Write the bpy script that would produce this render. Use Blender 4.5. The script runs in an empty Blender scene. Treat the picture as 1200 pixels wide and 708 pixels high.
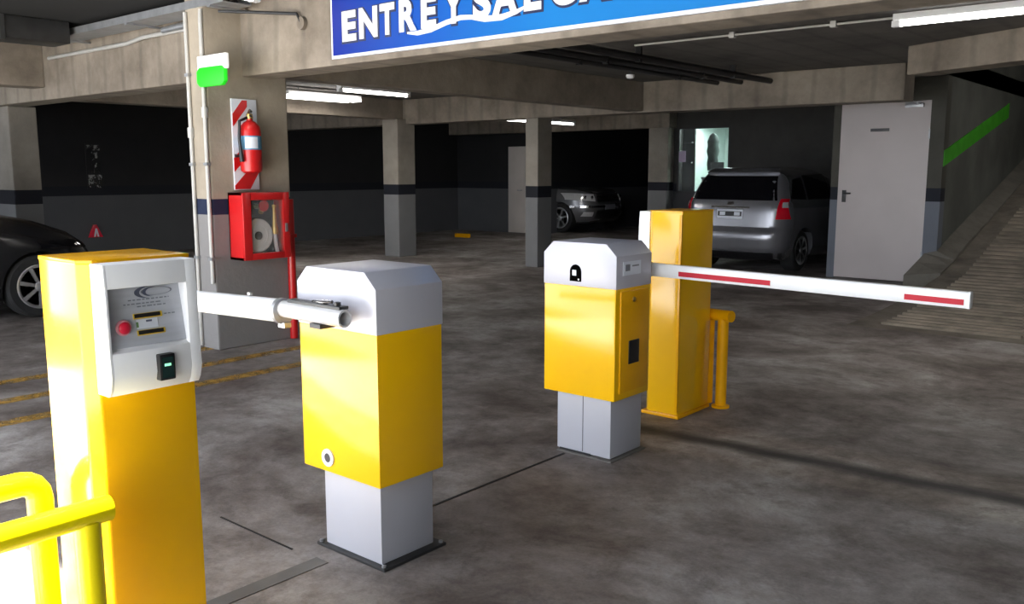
import bpy, bmesh, math, random
from mathutils import Vector, Matrix
random.seed(7)
SC = bpy.context.scene
COL = SC.collection
PI = math.pi

# ------------------------------------------------------------------ materials
def new_mat(name):
    m = bpy.data.materials.new(name); m.use_nodes = True
    nt = m.node_tree
    return m, nt, nt.nodes['Principled BSDF']

def link(nt, a, b): nt.links.new(a, b)

def pbr(name, col, rough=.5, metal=0., var=.12, scale=6., bump=0., bscale=40., spec=.5, coat=0., dirt=None, stretch=None):
    """painted / plain surface with procedural variation"""
    m, nt, b = new_mat(name)
    n = nt.nodes
    tc = n.new('ShaderNodeTexCoord')
    vec = tc.outputs['Object']
    if stretch:
        mp = n.new('ShaderNodeMapping'); mp.inputs['Scale'].default_value = stretch
        link(nt, vec, mp.inputs['Vector']); vec = mp.outputs['Vector']
    no = n.new('ShaderNodeTexNoise'); no.inputs['Scale'].default_value = scale; no.inputs['Detail'].default_value = 6
    link(nt, vec, no.inputs['Vector'])
    r = n.new('ShaderNodeValToRGB')
    d = dirt or tuple(c * (1 - var) for c in col)
    r.color_ramp.elements[0].position = .35; r.color_ramp.elements[1].position = .65
    r.color_ramp.elements[0].color = (*d, 1); r.color_ramp.elements[1].color = (*col, 1)
    link(nt, no.outputs['Fac'], r.inputs['Fac'])
    link(nt, r.outputs['Color'], b.inputs['Base Color'])
    b.inputs['Roughness'].default_value = rough
    b.inputs['Metallic'].default_value = metal
    b.inputs['Specular IOR Level'].default_value = spec
    b.inputs['Coat Weight'].default_value = coat; b.inputs['Coat Roughness'].default_value = .12
    if bump:
        n2 = n.new('ShaderNodeTexNoise'); n2.inputs['Scale'].default_value = bscale; n2.inputs['Detail'].default_value = 5
        link(nt, vec, n2.inputs['Vector'])
        bp = n.new('ShaderNodeBump'); bp.inputs['Strength'].default_value = bump; bp.inputs['Distance'].default_value = .01
        link(nt, n2.outputs['Fac'], bp.inputs['Height']); link(nt, bp.outputs['Normal'], b.inputs['Normal'])
    return m

def emis(name, col, s):
    m, nt, b = new_mat(name)
    b.inputs['Base Color'].default_value = (*col, 1)
    b.inputs['Emission Color'].default_value = (*col, 1)
    b.inputs['Emission Strength'].default_value = s
    return m

def wall_mat(name, low, stripe, up, z0=1.03, z1=1.19, upvar=.35, rough=.75, board=0.):
    """paint dado / navy stripe / raw concrete split by world height"""
    m, nt, b = new_mat(name); n = nt.nodes
    geo = n.new('ShaderNodeNewGeometry')
    sep = n.new('ShaderNodeSeparateXYZ'); link(nt, geo.outputs['Position'], sep.inputs[0])
    no = n.new('ShaderNodeTexNoise'); no.inputs['Scale'].default_value = 2.2; no.inputs['Detail'].default_value = 8; no.inputs['Roughness'].default_value = .65
    link(nt, geo.outputs['Position'], no.inputs['Vector'])
    def ramp(c, v):
        r = n.new('ShaderNodeValToRGB')
        r.color_ramp.elements[0].position = .3; r.color_ramp.elements[1].position = .7
        r.color_ramp.elements[0].color = (*[x * (1 - v) for x in c], 1); r.color_ramp.elements[1].color = (*c, 1)
        link(nt, no.outputs['Fac'], r.inputs['Fac']); return r.outputs['Color']
    def gt(z):
        g = n.new('ShaderNodeMath'); g.operation = 'GREATER_THAN'; g.inputs[1].default_value = z
        link(nt, sep.outputs['Z'], g.inputs[0]); return g.outputs[0]
    def mix(f, a, c):
        x = n.new('ShaderNodeMix'); x.data_type = 'RGBA'
        link(nt, f, x.inputs['Factor']); link(nt, a, x.inputs['A']); link(nt, c, x.inputs['B']); return x.outputs['Result']
    c = mix(gt(z0), ramp(low, .12), ramp(stripe, .1))
    c = mix(gt(z1), c, ramp(up, upvar))
    link(nt, c, b.inputs['Base Color'])
    b.inputs['Roughness'].default_value = rough
    n2 = n.new('ShaderNodeTexNoise'); n2.inputs['Scale'].default_value = 30; n2.inputs['Detail'].default_value = 5
    link(nt, geo.outputs['Position'], n2.inputs['Vector'])
    bp = n.new('ShaderNodeBump'); bp.inputs['Strength'].default_value = .25; bp.inputs['Distance'].default_value = .01
    link(nt, n2.outputs['Fac'], bp.inputs['Height']); link(nt, bp.outputs['Normal'], b.inputs['Normal'])
    return m

def concrete(name, c0, c1, scale=1.6, boards=True, rough=.85):
    """board marked concrete"""
    m, nt, b = new_mat(name); n = nt.nodes
    geo = n.new('ShaderNodeNewGeometry')
    no = n.new('ShaderNodeTexNoise'); no.inputs['Scale'].default_value = scale; no.inputs['Detail'].default_value = 9; no.inputs['Roughness'].default_value = .68
    link(nt, geo.outputs['Position'], no.inputs['Vector'])
    r = n.new('ShaderNodeValToRGB')
    r.color_ramp.elements[0].position = .32; r.color_ramp.elements[1].position = .68
    r.color_ramp.elements[0].color = (*c0, 1); r.color_ramp.elements[1].color = (*c1, 1)
    link(nt, no.outputs['Fac'], r.inputs['Fac'])
    out = r.outputs['Color']
    if boards:
        wv = n.new('ShaderNodeTexWave'); wv.bands_direction = 'X'; wv.inputs['Scale'].default_value = .9
        wv.inputs['Distortion'].default_value = 1.2; wv.inputs['Detail'].default_value = 2
        link(nt, geo.outputs['Position'], wv.inputs['Vector'])
        r2 = n.new('ShaderNodeValToRGB'); r2.color_ramp.elements[0].position = 0; r2.color_ramp.elements[1].position = .15
        r2.color_ramp.elements[0].color = (.8, .8, .8, 1); r2.color_ramp.elements[1].color = (1, 1, 1, 1)
        link(nt, wv.outputs['Fac'], r2.inputs['Fac'])
        mx = n.new('ShaderNodeMix'); mx.data_type = 'RGBA'; mx.blend_type = 'MULTIPLY'; mx.inputs['Factor'].default_value = 1
        link(nt, out, mx.inputs['A']); link(nt, r2.outputs['Color'], mx.inputs['B']); out = mx.outputs['Result']
    link(nt, out, b.inputs['Base Color']); b.inputs['Roughness'].default_value = rough
    n2 = n.new('ShaderNodeTexNoise'); n2.inputs['Scale'].default_value = 25; n2.inputs['Detail'].default_value = 6
    link(nt, geo.outputs['Position'], n2.inputs['Vector'])
    bp = n.new('ShaderNodeBump'); bp.inputs['Strength'].default_value = .35; bp.inputs['Distance'].default_value = .012
    link(nt, n2.outputs['Fac'], bp.inputs['Height']); link(nt, bp.outputs['Normal'], b.inputs['Normal'])
    return m

def floor_mat():
    m, nt, b = new_mat('worn_concrete_floor'); n = nt.nodes
    geo = n.new('ShaderNodeNewGeometry'); P = geo.outputs['Position']
    def noise(s, d=8, ro=.6, dist=0.):
        x = n.new('ShaderNodeTexNoise'); x.inputs['Scale'].default_value = s; x.inputs['Detail'].default_value = d
        x.inputs['Roughness'].default_value = ro; x.inputs['Distortion'].default_value = dist
        link(nt, P, x.inputs['Vector']); return x.outputs['Fac']
    def ramp(f, stops):
        r = n.new('ShaderNodeValToRGB'); e = r.color_ramp.elements
        e[0].position, e[0].color = stops[0][0], (*stops[0][1], 1)
        e[1].position, e[1].color = stops[-1][0], (*stops[-1][1], 1)
        for p_, c in stops[1:-1]:
            q = e.new(p_); q.color = (*c, 1)
        link(nt, f, r.inputs['Fac']); return r.outputs['Color']
    def mul(a, c, f=1.):
        x = n.new('ShaderNodeMix'); x.data_type = 'RGBA'; x.blend_type = 'MULTIPLY'; x.inputs['Factor'].default_value = f
        link(nt, a, x.inputs['A']); link(nt, c, x.inputs['B']); return x.outputs['Result']
    big = ramp(noise(1.0, 11, .70, .25), [(.37, (.082, .063, .054)), (.47, (.168, .142, .130)), (.55, (.245, .220, .207)), (.66, (.39, .365, .352))])
    mid = ramp(noise(4.2, 10, .78, .2), [(.36, (.42, .38, .36)), (.53, (1, 1, 1))])
    fine = ramp(noise(70, 3, .6), [(.3, (.78, .78, .78)), (.6, (1, 1, 1))])
    c = mul(mul(big, mid, .75), fine, .7)
    # far arm's soft shadow painted across the lane, with paler worn bands beside it
    sep = n.new('ShaderNodeSeparateXYZ'); link(nt, P, sep.inputs[0])
    def math_(op, a, v=None, w=None):
        q = n.new('ShaderNodeMath'); q.operation = op
        for i, x in enumerate((a, v)):
            if x is None: continue
            if isinstance(x, (int, float)): q.inputs[i].default_value = x
            else: link(nt, x, q.inputs[i])
        return q.outputs[0]
    wob = math_('MULTIPLY', math_('SUBTRACT', noise(3., 4), .5), .09)
    line = math_('ADD', math_('MULTIPLY', sep.outputs['X'], .055), 4.355)
    d = math_('ABSOLUTE', math_('ADD', math_('SUBTRACT', sep.outputs['Y'], line), wob))
    g = ramp(d, [(.02, (.16, .15, .145)), (.07, (.75, .74, .72)), (.11, (1.35, 1.33, 1.28)), (.26, (1.3, 1.27, 1.2)), (.36, (1, 1, 1))])
    inlane = math_('MULTIPLY', math_('GREATER_THAN', sep.outputs['X'], -2.75), math_('LESS_THAN', sep.outputs['X'], 3.))
    x = n.new('ShaderNodeMix'); x.data_type = 'RGBA'; x.blend_type = 'MULTIPLY'
    link(nt, inlane, x.inputs['Factor']); link(nt, c, x.inputs['A']); link(nt, g, x.inputs['B']); c = x.outputs['Result']
    link(nt, c, b.inputs['Base Color'])
    rr = n.new('ShaderNodeMapRange'); link(nt, noise(3, 5), rr.inputs['Value'])
    rr.inputs['To Min'].default_value = .55; rr.inputs['To Max'].default_value = .85
    link(nt, rr.outputs[0], b.inputs['Roughness'])
    bp = n.new('ShaderNodeBump'); bp.inputs['Strength'].default_value = .25; bp.inputs['Distance'].default_value = .01
    link(nt, noise(22, 6), bp.inputs['Height']); link(nt, bp.outputs['Normal'], b.inputs['Normal'])
    return m

def worn_line_mat(name, col, lo=.42, hi=.55):
    """road paint worn through to the concrete: transparent where gone"""
    m, nt, b = new_mat(name); n = nt.nodes
    geo = n.new('ShaderNodeNewGeometry')
    no = n.new('ShaderNodeTexNoise'); no.inputs['Scale'].default_value = 9; no.inputs['Detail'].default_value = 7; no.inputs['Roughness'].default_value = .7
    link(nt, geo.outputs['Position'], no.inputs['Vector'])
    r = n.new('ShaderNodeValToRGB'); r.color_ramp.elements[0].position = lo; r.color_ramp.elements[1].position = hi
    r.color_ramp.elements[0].color = (0, 0, 0, 1)
    link(nt, no.outputs['Fac'], r.inputs['Fac'])
    link(nt, r.outputs['Color'], b.inputs['Alpha'])
    b.inputs['Base Color'].default_value = (*col, 1); b.inputs['Roughness'].default_value = .7
    return m

def glass_mat(name, tint=(.9, .95, .95), alpha=.06):
    m, nt, b = new_mat(name)
    b.inputs['Base Color'].default_value = (*tint, 1); b.inputs['Roughness'].default_value = .03
    b.inputs['Alpha'].default_value = alpha; b.inputs['Specular IOR Level'].default_value = .6
    return m

M = {}
M['floor'] = floor_mat()
M['concrete'] = concrete('board_marked_concrete', (.15, .122, .095), (.32, .272, .22))
M['slab'] = concrete('ceiling_concrete', (.075, .07, .064), (.17, .158, .145), 1.1)
M['darkslab'] = pbr('near_black_ceiling', (.006, .006, .0065), .9, 0, .4, 2)  # near-black slab tone, varied at random
M['column'] = wall_mat('column_paint', (.20, .20, .205), (.003, .004, .011), (.31, .275, .235), 1.05, 1.22)
M['pillar'] = wall_mat('pillar_paint', (.25, .24, .24), (.006, .014, .05), (.42, .36, .285), 1.10, 1.225)
M['darkwall'] = wall_mat('parking_wall_paint', (.085, .087, .095), (.003, .004, .009), (.011, .011, .012), upvar=.4)
M['doorwall'] = wall_mat('door_wall_paint', (.15, .165, .20), (.003, .005, .014), (.075, .072, .058), 1.06, 1.23)
M['rampwall'] = pbr('ramp_wall_render', (.125, .13, .115), .85, 0, .35, 1.5, .3, 20)
M['greenband'] = pbr('green_band_paint', (.06, .42, .015), .6, 0, .25, 5)
M['yellow'] = pbr('yellow_enamel', (.95, .52, .001), .5, 0, .05, 3, coat=1., spec=.1)
M['yellow2'] = pbr('yellow_enamel_aged', (.92, .44, .001), .5, 0, .12, 4, coat=.7, spec=.1)
M['yellowrail'] = pbr('yellow_rail_paint', (.92, .76, .001), .5, 0, .06, 6, coat=.6, spec=.1)
M['grey'] = pbr('silver_grey_paint', (.44, .44, .49), .38, 0, .05, 3)
M['greycap'] = pbr('light_silver_paint', (.52, .515, .575), .34, .1, .05, 3)
M['white'] = pbr('white_plastic', (.92, .92, .94), .3, 0, .03, 3)
M['whitearm'] = pbr('white_arm_paint', (.84, .84, .85), .35, 0, .04, 8)
M['panel'] = pbr('brushed_panel', (.50, .515, .56), .4, 0, .15, 4, stretch=(1, 1, 12))
M['steel'] = pbr('galvanised_steel', (.42, .43, .45), .4, .7, .2, 12)
M['darksteel'] = pbr('dark_steel', (.06, .06, .062), .45, .6, .2, 10)
M['alu'] = pbr('aluminium_tube', (.78, .78, .80), .3, .3, .04, 8)
M['chrome'] = pbr('chrome', (.75, .75, .77), .12, 1, .03, 4)
M['conduit'] = pbr('pale_conduit', (.50, .49, .47), .45, .2, .1, 9)
M['black'] = pbr('black_plastic', (.012, .012, .014), .4, 0, .2, 10)
M['rubber'] = pbr('tyre_rubber', (.016, .016, .017), .8, 0, .2, 20)
M['red'] = pbr('red_paint', (.62, .012, .014), .32, 0, .1, 5, coat=.2)
M['redstrip'] = pbr('red_reflective', (.50, .004, .022), .6, 0, .06, 30)
M['redbtn'] = pbr('red_button', (.80, .015, .05), .3)
M['pinkring'] = pbr('pink_ring', (.85, .35, .40), .4)
M['blue_ink'] = pbr('label_ink', (.1, .11, .16), .5)
M['greyink'] = pbr('grey_ink', (.2, .21, .24), .5)
M['label'] = pbr('paper_label', (.72, .75, .82), .5, 0, .05, 20)
M['lilac'] = pbr('lilac_paper', (.55, .45, .62), .6)
M['labelblue'] = pbr('blue_label', (.10, .30, .50), .5, 0, .2, 20)
M['slotyellow'] = pbr('slot_yellow', (.75, .5, .03), .5)
M['gold'] = pbr('brass', (.6, .42, .14), .35, .9, .1, 10)
M['hose'] = pbr('canvas_hose', (.70, .68, .66), .8, 0, .15, 60, .4, 120)
M['door'] = pbr('white_door_paint', (.56, .505, .50), .5, 0, .06, 2)
M['palewood'] = pbr('pale_door_paint', (.62, .56, .52), .6, 0, .1, 2)
M['carsilver'] = pbr('silver_car_paint', (.30, .30, .33), .27, .65, .05, 2, coat=.7)
M['carblack'] = pbr('black_car_paint', (.012, .012, .014), .22, .1, .1, 2, coat=.8)
M['cargrey'] = pbr('grey_car_paint', (.22, .22, .23), .27, .6, .05, 2, coat=.7)
M['carglass'] = pbr('tinted_glass', (.006, .006, .008), .05, 0, 0, 2, spec=.6)
M['taillight'] = pbr('tail_lamp_red', (.62, .006, .02), .12, 0, .1, 10, coat=.6)
M['lampclear'] = pbr('clear_lamp', (.72, .72, .74), .1, .4, .1, 14, coat=.6)
M['alloy'] = pbr('alloy_wheel', (.62, .62, .64), .28, .8, .06, 8)
M['tube'] = emis('fluorescent_tube', (1, .97, .92), 9)
M['tubefar'] = emis('fluorescent_tube_far', (1, .97, .92), 7)
M['exitgreen'] = emis('exit_sign_green', (.012, .55, .012), .42)
M['ledgreen'] = emis('reader_led', (.35, .9, .6), .6)
M['officelamp'] = emis('office_lamp', (.85, 1, .97), 10)
M['officewall'] = pbr('office_wall', (.50, .62, .58), .7)
M['officegreen'] = pbr('green_curtain', (.20, .36, .15), .7, 0, .3, 8)
M['pane'] = glass_mat('window_pane')
M['grime'] = pbr('joint_filler', (.018, .016, .015), .9, 0, .3, 10)
M['paleconc'] = pbr('mortar_patch', (.16, .15, .14), .9, 0, .3, 6)
M['yline'] = worn_line_mat('worn_yellow_paint', (.36, .20, .03), .36, .62)
M['wmark'] = worn_line_mat('faded_white_marks', (.22, .22, .22), .45, .6)

def sign_blue():
    m, nt, b = new_mat('sign_blue_print'); n = nt.nodes
    geo = n.new('ShaderNodeNewGeometry'); sep = n.new('ShaderNodeSeparateXYZ'); link(nt, geo.outputs['Position'], sep.inputs[0])
    mr = n.new('ShaderNodeMapRange'); mr.inputs['From Min'].default_value = -5.2; mr.inputs['From Max'].default_value = -3.2
    link(nt, sep.outputs['X'], mr.inputs['Value'])
    r = n.new('ShaderNodeValToRGB'); e = r.color_ramp.elements
    e[0].color = (.001, .014, .24, 1); e[1].color = (.003, .17, .50, 1)
    q = e.new(.45); q.color = (.001, .07, .40, 1)
    link(nt, mr.outputs[0], r.inputs['Fac']); link(nt, r.outputs['Color'], b.inputs['Base Color'])
    b.inputs['Roughness'].default_value = .5; b.inputs['Specular IOR Level'].default_value = .2
    return m
M['signblue'] = sign_blue()

# ------------------------------------------------------------------ mesh builder
WL = {}     # world location of empties that parent parts given in world coordinates

class MB:
    def __init__(self): self.bm = bmesh.new()
    def poly(self, pts):
        return self.bm.faces.new([self.bm.verts.new(p) for p in pts])
    def box(self, x0, x1, y0, y1, z0, z1):
        v = [self.bm.verts.new(p) for p in ((x0,y0,z0),(x1,y0,z0),(x1,y1,z0),(x0,y1,z0),(x0,y0,z1),(x1,y0,z1),(x1,y1,z1),(x0,y1,z1))]
        for f in ((3,2,1,0),(4,5,6,7),(0,1,5,4),(1,2,6,5),(2,3,7,6),(3,0,4,7)): self.bm.faces.new([v[i] for i in f])
        return self
    def prism(self, pts, axis, a, b):
        """2D polygon swept along an axis; pts in the order (y,z) for x, (x,z) for y, (x,y) for z"""
        def P(p, t): return {'x': (t, p[0], p[1]), 'y': (p[0], t, p[1]), 'z': (p[0], p[1], t)}[axis]
        A = [self.bm.verts.new(P(p, a)) for p in pts]; B = [self.bm.verts.new(P(p, b)) for p in pts]
        self.bm.faces.new(A[::-1]); self.bm.faces.new(B)
        n = len(pts)
        for i in range(n): self.bm.faces.new((A[i], A[(i+1) % n], B[(i+1) % n], B[i]))
        return self
    def hexa(self, p):
        v = [self.bm.verts.new(q) for q in p]
        for f in ((3,2,1,0),(4,5,6,7),(0,1,5,4),(1,2,6,5),(2,3,7,6),(3,0,4,7)): self.bm.faces.new([v[i] for i in f])
        return self
    def tube(self, pts, r, n=12, cap=True):
        pts = [Vector(p) for p in pts]; rs = r if isinstance(r, (list, tuple)) else [r] * len(pts)
        rings = []; up0 = None
        for i, p in enumerate(pts):
            t = ((pts[min(i+1, len(pts)-1)] - pts[max(i-1, 0)])).normalized()
            if up0 is None:
                a = Vector((0,0,1)) if abs(t.z) < .9 else Vector((1,0,0))
                u = t.cross(a).normalized()
            else:
                u = (up0 - t * up0.dot(t)).normalized()
            up0 = u; w = t.cross(u)
            rings.append([self.bm.verts.new(p + (u*math.cos(2*PI*k/n) + w*math.sin(2*PI*k/n)) * rs[i]) for k in range(n)])
        for a, b in zip(rings, rings[1:]):
            for k in range(n): self.bm.faces.new((a[k], a[(k+1) % n], b[(k+1) % n], b[k]))
        if cap: self.bm.faces.new(rings[0][::-1]); self.bm.faces.new(rings[-1])
        return self
    def lathe(self, prof, o, axis='z', n=28, flip=1):
        """prof = [(r, h)]; revolved about the axis through o"""
        o = Vector(o); rings = []
        def P(r, h, a):
            c, s = r*math.cos(a), r*math.sin(a)
            return o + {'z': Vector((c, s, h)), 'y': Vector((c, h, s)), 'x': Vector((h, c, s))}[axis]
        for r, h in prof:
            if r < 1e-6: rings.append([self.bm.verts.new(P(0, h, 0))])
            else: rings.append([self.bm.verts.new(P(r, h, 2*PI*k/n)) for k in range(n)])
        for a, b in zip(rings, rings[1:]):
            for k in range(n):
                if len(a) == 1 and len(b) == 1: continue
                if len(a) == 1: self.bm.faces.new((a[0], b[(k+1) % n], b[k]))
                elif len(b) == 1: self.bm.faces.new((a[k], a[(k+1) % n], b[0]))
                else: self.bm.faces.new((a[k], a[(k+1) % n], b[(k+1) % n], b[k]))
        if len(rings[0]) > 1: self.bm.faces.new(rings[0][::-1])
        if len(rings[-1]) > 1: self.bm.faces.new(rings[-1])
        return self
    def build(self, name, mat, parent=None, bevel=0., local=False, smooth=True, ang=35, seg=2):
        bm = self.bm
        bmesh.ops.recalc_face_normals(bm, faces=bm.faces)
        if bevel:
            es = [e for e in bm.edges if len(e.link_faces) == 2 and e.calc_face_angle(0) > math.radians(25)]
            bmesh.ops.bevel(bm, geom=es, offset=bevel, segments=seg, profile=.6, affect='EDGES', clamp_overlap=True)
        if parent is not None and not local:
            off = WL.get(parent.name, Vector((0,0,0)))
            bmesh.ops.translate(bm, verts=bm.verts, vec=-off)
        me = bpy.data.meshes.new(name); bm.to_mesh(me); bm.free()
        if smooth:
            me.shade_smooth(); me.set_sharp_from_angle(angle=math.radians(ang))
        me.materials.append(mat)
        o = bpy.data.objects.new(name, me); COL.objects.link(o)
        if parent is not None:
            o.parent = parent
            WL[o.name] = WL.get(parent.name, Vector((0,0,0)))
        return o

def tag(o, label, cat, group=None):
    o['label'] = label; o['category'] = cat
    if group: o['group'] = group
    return o
def struct(o):
    o['kind'] = 'structure'; return o
def thing(name, loc, label, cat, group=None, rz=0):
    o = bpy.data.objects.new(name, None); o.empty_display_size = .1; COL.objects.link(o)
    o.location = loc; o.rotation_euler = (0, 0, rz)
    WL[o.name] = Vector(loc)
    return tag(o, label, cat, group)

def grid_panel(mb, f, nu, nv, thick):
    """solid curved panel: f(u,v) -> (point, outward normal)"""
    A, B = [], []
    for i in range(nu+1):
        ra, rb = [], []
        for j in range(nv+1):
            p, nrm = f(i/nu, j/nv); p = Vector(p); nrm = Vector(nrm).normalized()
            ra.append(mb.bm.verts.new(p + nrm*thick)); rb.append(mb.bm.verts.new(p - nrm*.02))
        A.append(ra); B.append(rb)
    F = mb.bm.faces.new
    for i in range(nu):
        for j in range(nv):
            F((A[i][j], A[i+1][j], A[i+1][j+1], A[i][j+1])); F((B[i][j+1], B[i+1][j+1], B[i+1][j], B[i][j]))
    for i in range(nu):
        F((A[i+1][0], A[i][0], B[i][0], B[i+1][0])); F((A[i][nv], A[i+1][nv], B[i+1][nv], B[i][nv]))
    for j in range(nv):
        F((A[0][j], A[0][j+1], B[0][j+1], B[0][j])); F((A[nu][j+1], A[nu][j], B[nu][j], B[nu][j+1]))

# ------------------------------------------------------------------ camera (X across the lanes, Y along the lanes)
H = 1.45
cam = bpy.data.cameras.new('camera'); cam.sensor_width = 36; cam.lens = 31.2; cam.clip_start = .02
co = bpy.data.objects.new('camera', cam); COL.objects.link(co)
co.location = (0, 0, H); co.rotation_euler = (math.radians(90 - 8.423), 0, math.radians(40.249))
SC.camera = co

# ------------------------------------------------------------------ the setting
XW, YB = -15.3, 16.0        # far left wall, back wall
struct(MB().box(-16, 5, .42, 8.4, -.25, 0).build('floor', M['floor'], smooth=False))
M['pavement'] = concrete('sunlit_pavement', (.42, .41, .39), (.60, .59, .57), 2., False)
struct(MB().box(-16, 5, -9, .42, -.25, 0).build('floor_outside', M['pavement'], smooth=False))
struct(MB().box(-16, -2.95, 8.4, 25, -.25, 0).build('floor', M['floor'], smooth=False))

# ramp climbing away on the right, cast with cross grooves
prof = [(8.4, 0), (9.2, .012), (10, .05), (10.8, .11), (11.6, .20), (12.4, .38), (16, 1.31), (20, 2.33)]
def rampz(y):
    for (a, za), (b, zb) in zip(prof, prof[1:]):
        if a <= y <= b: return za + (zb-za)*(y-a)/(b-a)
    return prof[-1][1] if y > b else 0
mb = MB(); mb.prism([(8.4, -.25)] + [(y, z) for y, z in prof] + [(20, -.25)], 'x', -2.95, 5); M['rampfloor'] = concrete('ramp_concrete', (.075, .062, .05), (.22, .19, .155), 2.2, False); struct(mb.build('ramp', M['rampfloor'], smooth=False))
mb = MB(); y = 8.62
while y < 17:
    for x0, x1 in ((-2.7, -1.52), (-1.2, 1.0)):
        mb.hexa([(x0, y, rampz(y)-.01), (x1, y, rampz(y)-.01), (x1, y+.07, rampz(y+.07)-.01), (x0, y+.07, rampz(y+.07)-.01),
                 (x0, y+.015, rampz(y)+.022), (x1, y+.015, rampz(y)+.022), (x1, y+.055, rampz(y+.07)+.022), (x0, y+.055, rampz(y+.07)+.022)])
    y += .16
M['rib'] = pbr('ramp_rib_concrete', (.27, .225, .175), .85, 0, .5, 3)
struct(mb.build('ramp_ribs', M['rib'], smooth=False))
# sloping kerb beside the ramp
mb = MB()
ks = [(11.55, .16, -3.38), (11.9, .30, -3.34), (12.095, .40, -3.30), (12.1, .44, -3.155), (12.6, .58, -3.155), (15.8, 1.38, -3.155), (20, 2.45, -3.155)]
rows = []
for y, z, xi in ks:
    rows.append([mb.bm.verts.new(p) for p in ((xi, y, -.1), (-2.95, y, -.1), (-2.95, y, max(rampz(y)+.02, z-.1)), (xi, y, z))])
for a, b in zip(rows, rows[1:]):
    for k in range(4): mb.bm.faces.new((a[k], a[(k+1) % 4], b[(k+1) % 4], b[k]))
mb.bm.faces.new(rows[0][::-1]); mb.bm.faces.new(rows[-1])
M['kerb'] = concrete('kerb_concrete', (.10, .092, .075), (.185, .17, .145), 2.5, False)
struct(mb.build('kerb', M['kerb'], smooth=False))

# ceilings, plus two unseen roofs added to block the sun
struct(MB().box(-16, 5, 4.5, 10.4, 2.62, 2.85).build('ceiling', M['slab'], smooth=False))
struct(MB().box(-16, -3.16, 10.4, 25, 2.62, 2.85).build('ceiling', M['slab'], smooth=False))
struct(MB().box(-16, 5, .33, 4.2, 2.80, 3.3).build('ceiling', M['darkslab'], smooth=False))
struct(MB().box(-2.5, 5, -5, .42, 4.5, 4.7).build('ceiling', M['darkslab'], smooth=False))  # unseen canopy added to keep the sun off the right side
struct(MB().box(-16, -8.3, -9, .33, 2.80, 3.3).build('ceiling', M['darkslab'], smooth=False))  # unseen roof added to cut the pavement's sunlit bounce at far left
struct(MB().box(-3.3, 5, 10.4, 20, 4.4, 4.6).build('ceiling', M['slab'], smooth=False))

# beams
def beam(*a, m='concrete'): return struct(MB().box(*a).build('beam', M[m], bevel=.012, smooth=False))
beam(-16, 5, 4.2, 4.5, 2.2, 3.3)                       # main beam with the sign
beam(-10.4, -10.1, .4, 4.2, 2.33, 2.80)                # beam towards the entrance, far left
beam(-6.75, -6.5, 4.5, 10.4, 2.24, 2.62)               # beam along the lanes behind the pillar
beam(-15.3, -3.16, 10.4, 10.75, 2.22, 2.62)            # far cross beam
beam(-11.5, -11.2, 4.5, 10.4, 2.3, 2.62)
beam(-15.3, -9.2, 15.7, 16.0, 2.3, 2.62)
# skewed beam over the ramp mouth
mb = MB(); a, b = Vector((-2.74, 9.05, 0)), Vector((.6, 7.28, 0)); nrm = Vector((.48, .877, 0))*.3
mb.hexa([(a.x, a.y, 2.35), (b.x, b.y, 2.35), (b.x+nrm.x, b.y+nrm.y, 2.35), (a.x+nrm.x, a.y+nrm.y, 2.35),
         (a.x, a.y, 2.62), (b.x, b.y, 2.62), (b.x+nrm.x, b.y+nrm.y, 2.62), (a.x+nrm.x, a.y+nrm.y, 2.62)])
struct(mb.build('beam', M['concrete'], bevel=.012, smooth=False))

# columns
def column(x0, x1, y0, y1, z1, m='column'): return struct(MB().box(x0, x1, y0, y1, 0, z1).build('column', M[m], bevel=.015, smooth=False))
column(-6.66, -6.40, 3.87, 4.62, 2.80, 'pillar')
column(-11.5, -11.13, 10.2, 10.6, 2.3)
column(-8.575, -8.335, 10.44, 10.78, 2.23)
column(-9.70, -9.25, 15.75, 16.0, 2.35)
column(-12.05, -11.36, 4.28, 4.6, 2.2)

# walls
struct(MB().box(XW-.25, XW, -2, 25, 0, 3.3).build('wall_left', M['darkwall'], smooth=False))
struct(MB().box(XW, -12.95, YB, YB+.2, 0, 2.7).build('wall_back', M['darkwall'], smooth=False))
WX0, WX1, WZ0, WZ1 = -9.17, -8.02, 1.0, 2.30            # office window opening
mb = MB(); mb.box(-9.7, WX0, YB, YB+.2, 0, 2.7); mb.box(WX1, -4.3, YB, YB+.2, 0, 2.7)
mb.box(WX0, WX1, YB, YB+.2, 0, WZ0); mb.box(WX0, WX1, YB, YB+.2, WZ1, 2.7)
M['officeout'] = wall_mat('office_outer_paint', (.05, .05, .055), (.004, .005, .012), (.05, .048, .045), 1.03, 1.19)
struct(mb.build('wall_back', M['officeout'], smooth=False))
struct(MB().box(-12.95, -12.75, YB, 24, 0, 2.7).build('wall_bay', M['darkwall'], smooth=False))
struct(MB().box(-13, -9.5, 24, 24.2, 0, 2.7).build('wall_bay', M['darkwall'], smooth=False))
struct(MB().box(-9.7, -9.5, YB+.2, 24, 0, 2.7).build('wall_bay', M['darkwall'], smooth=False))
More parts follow.
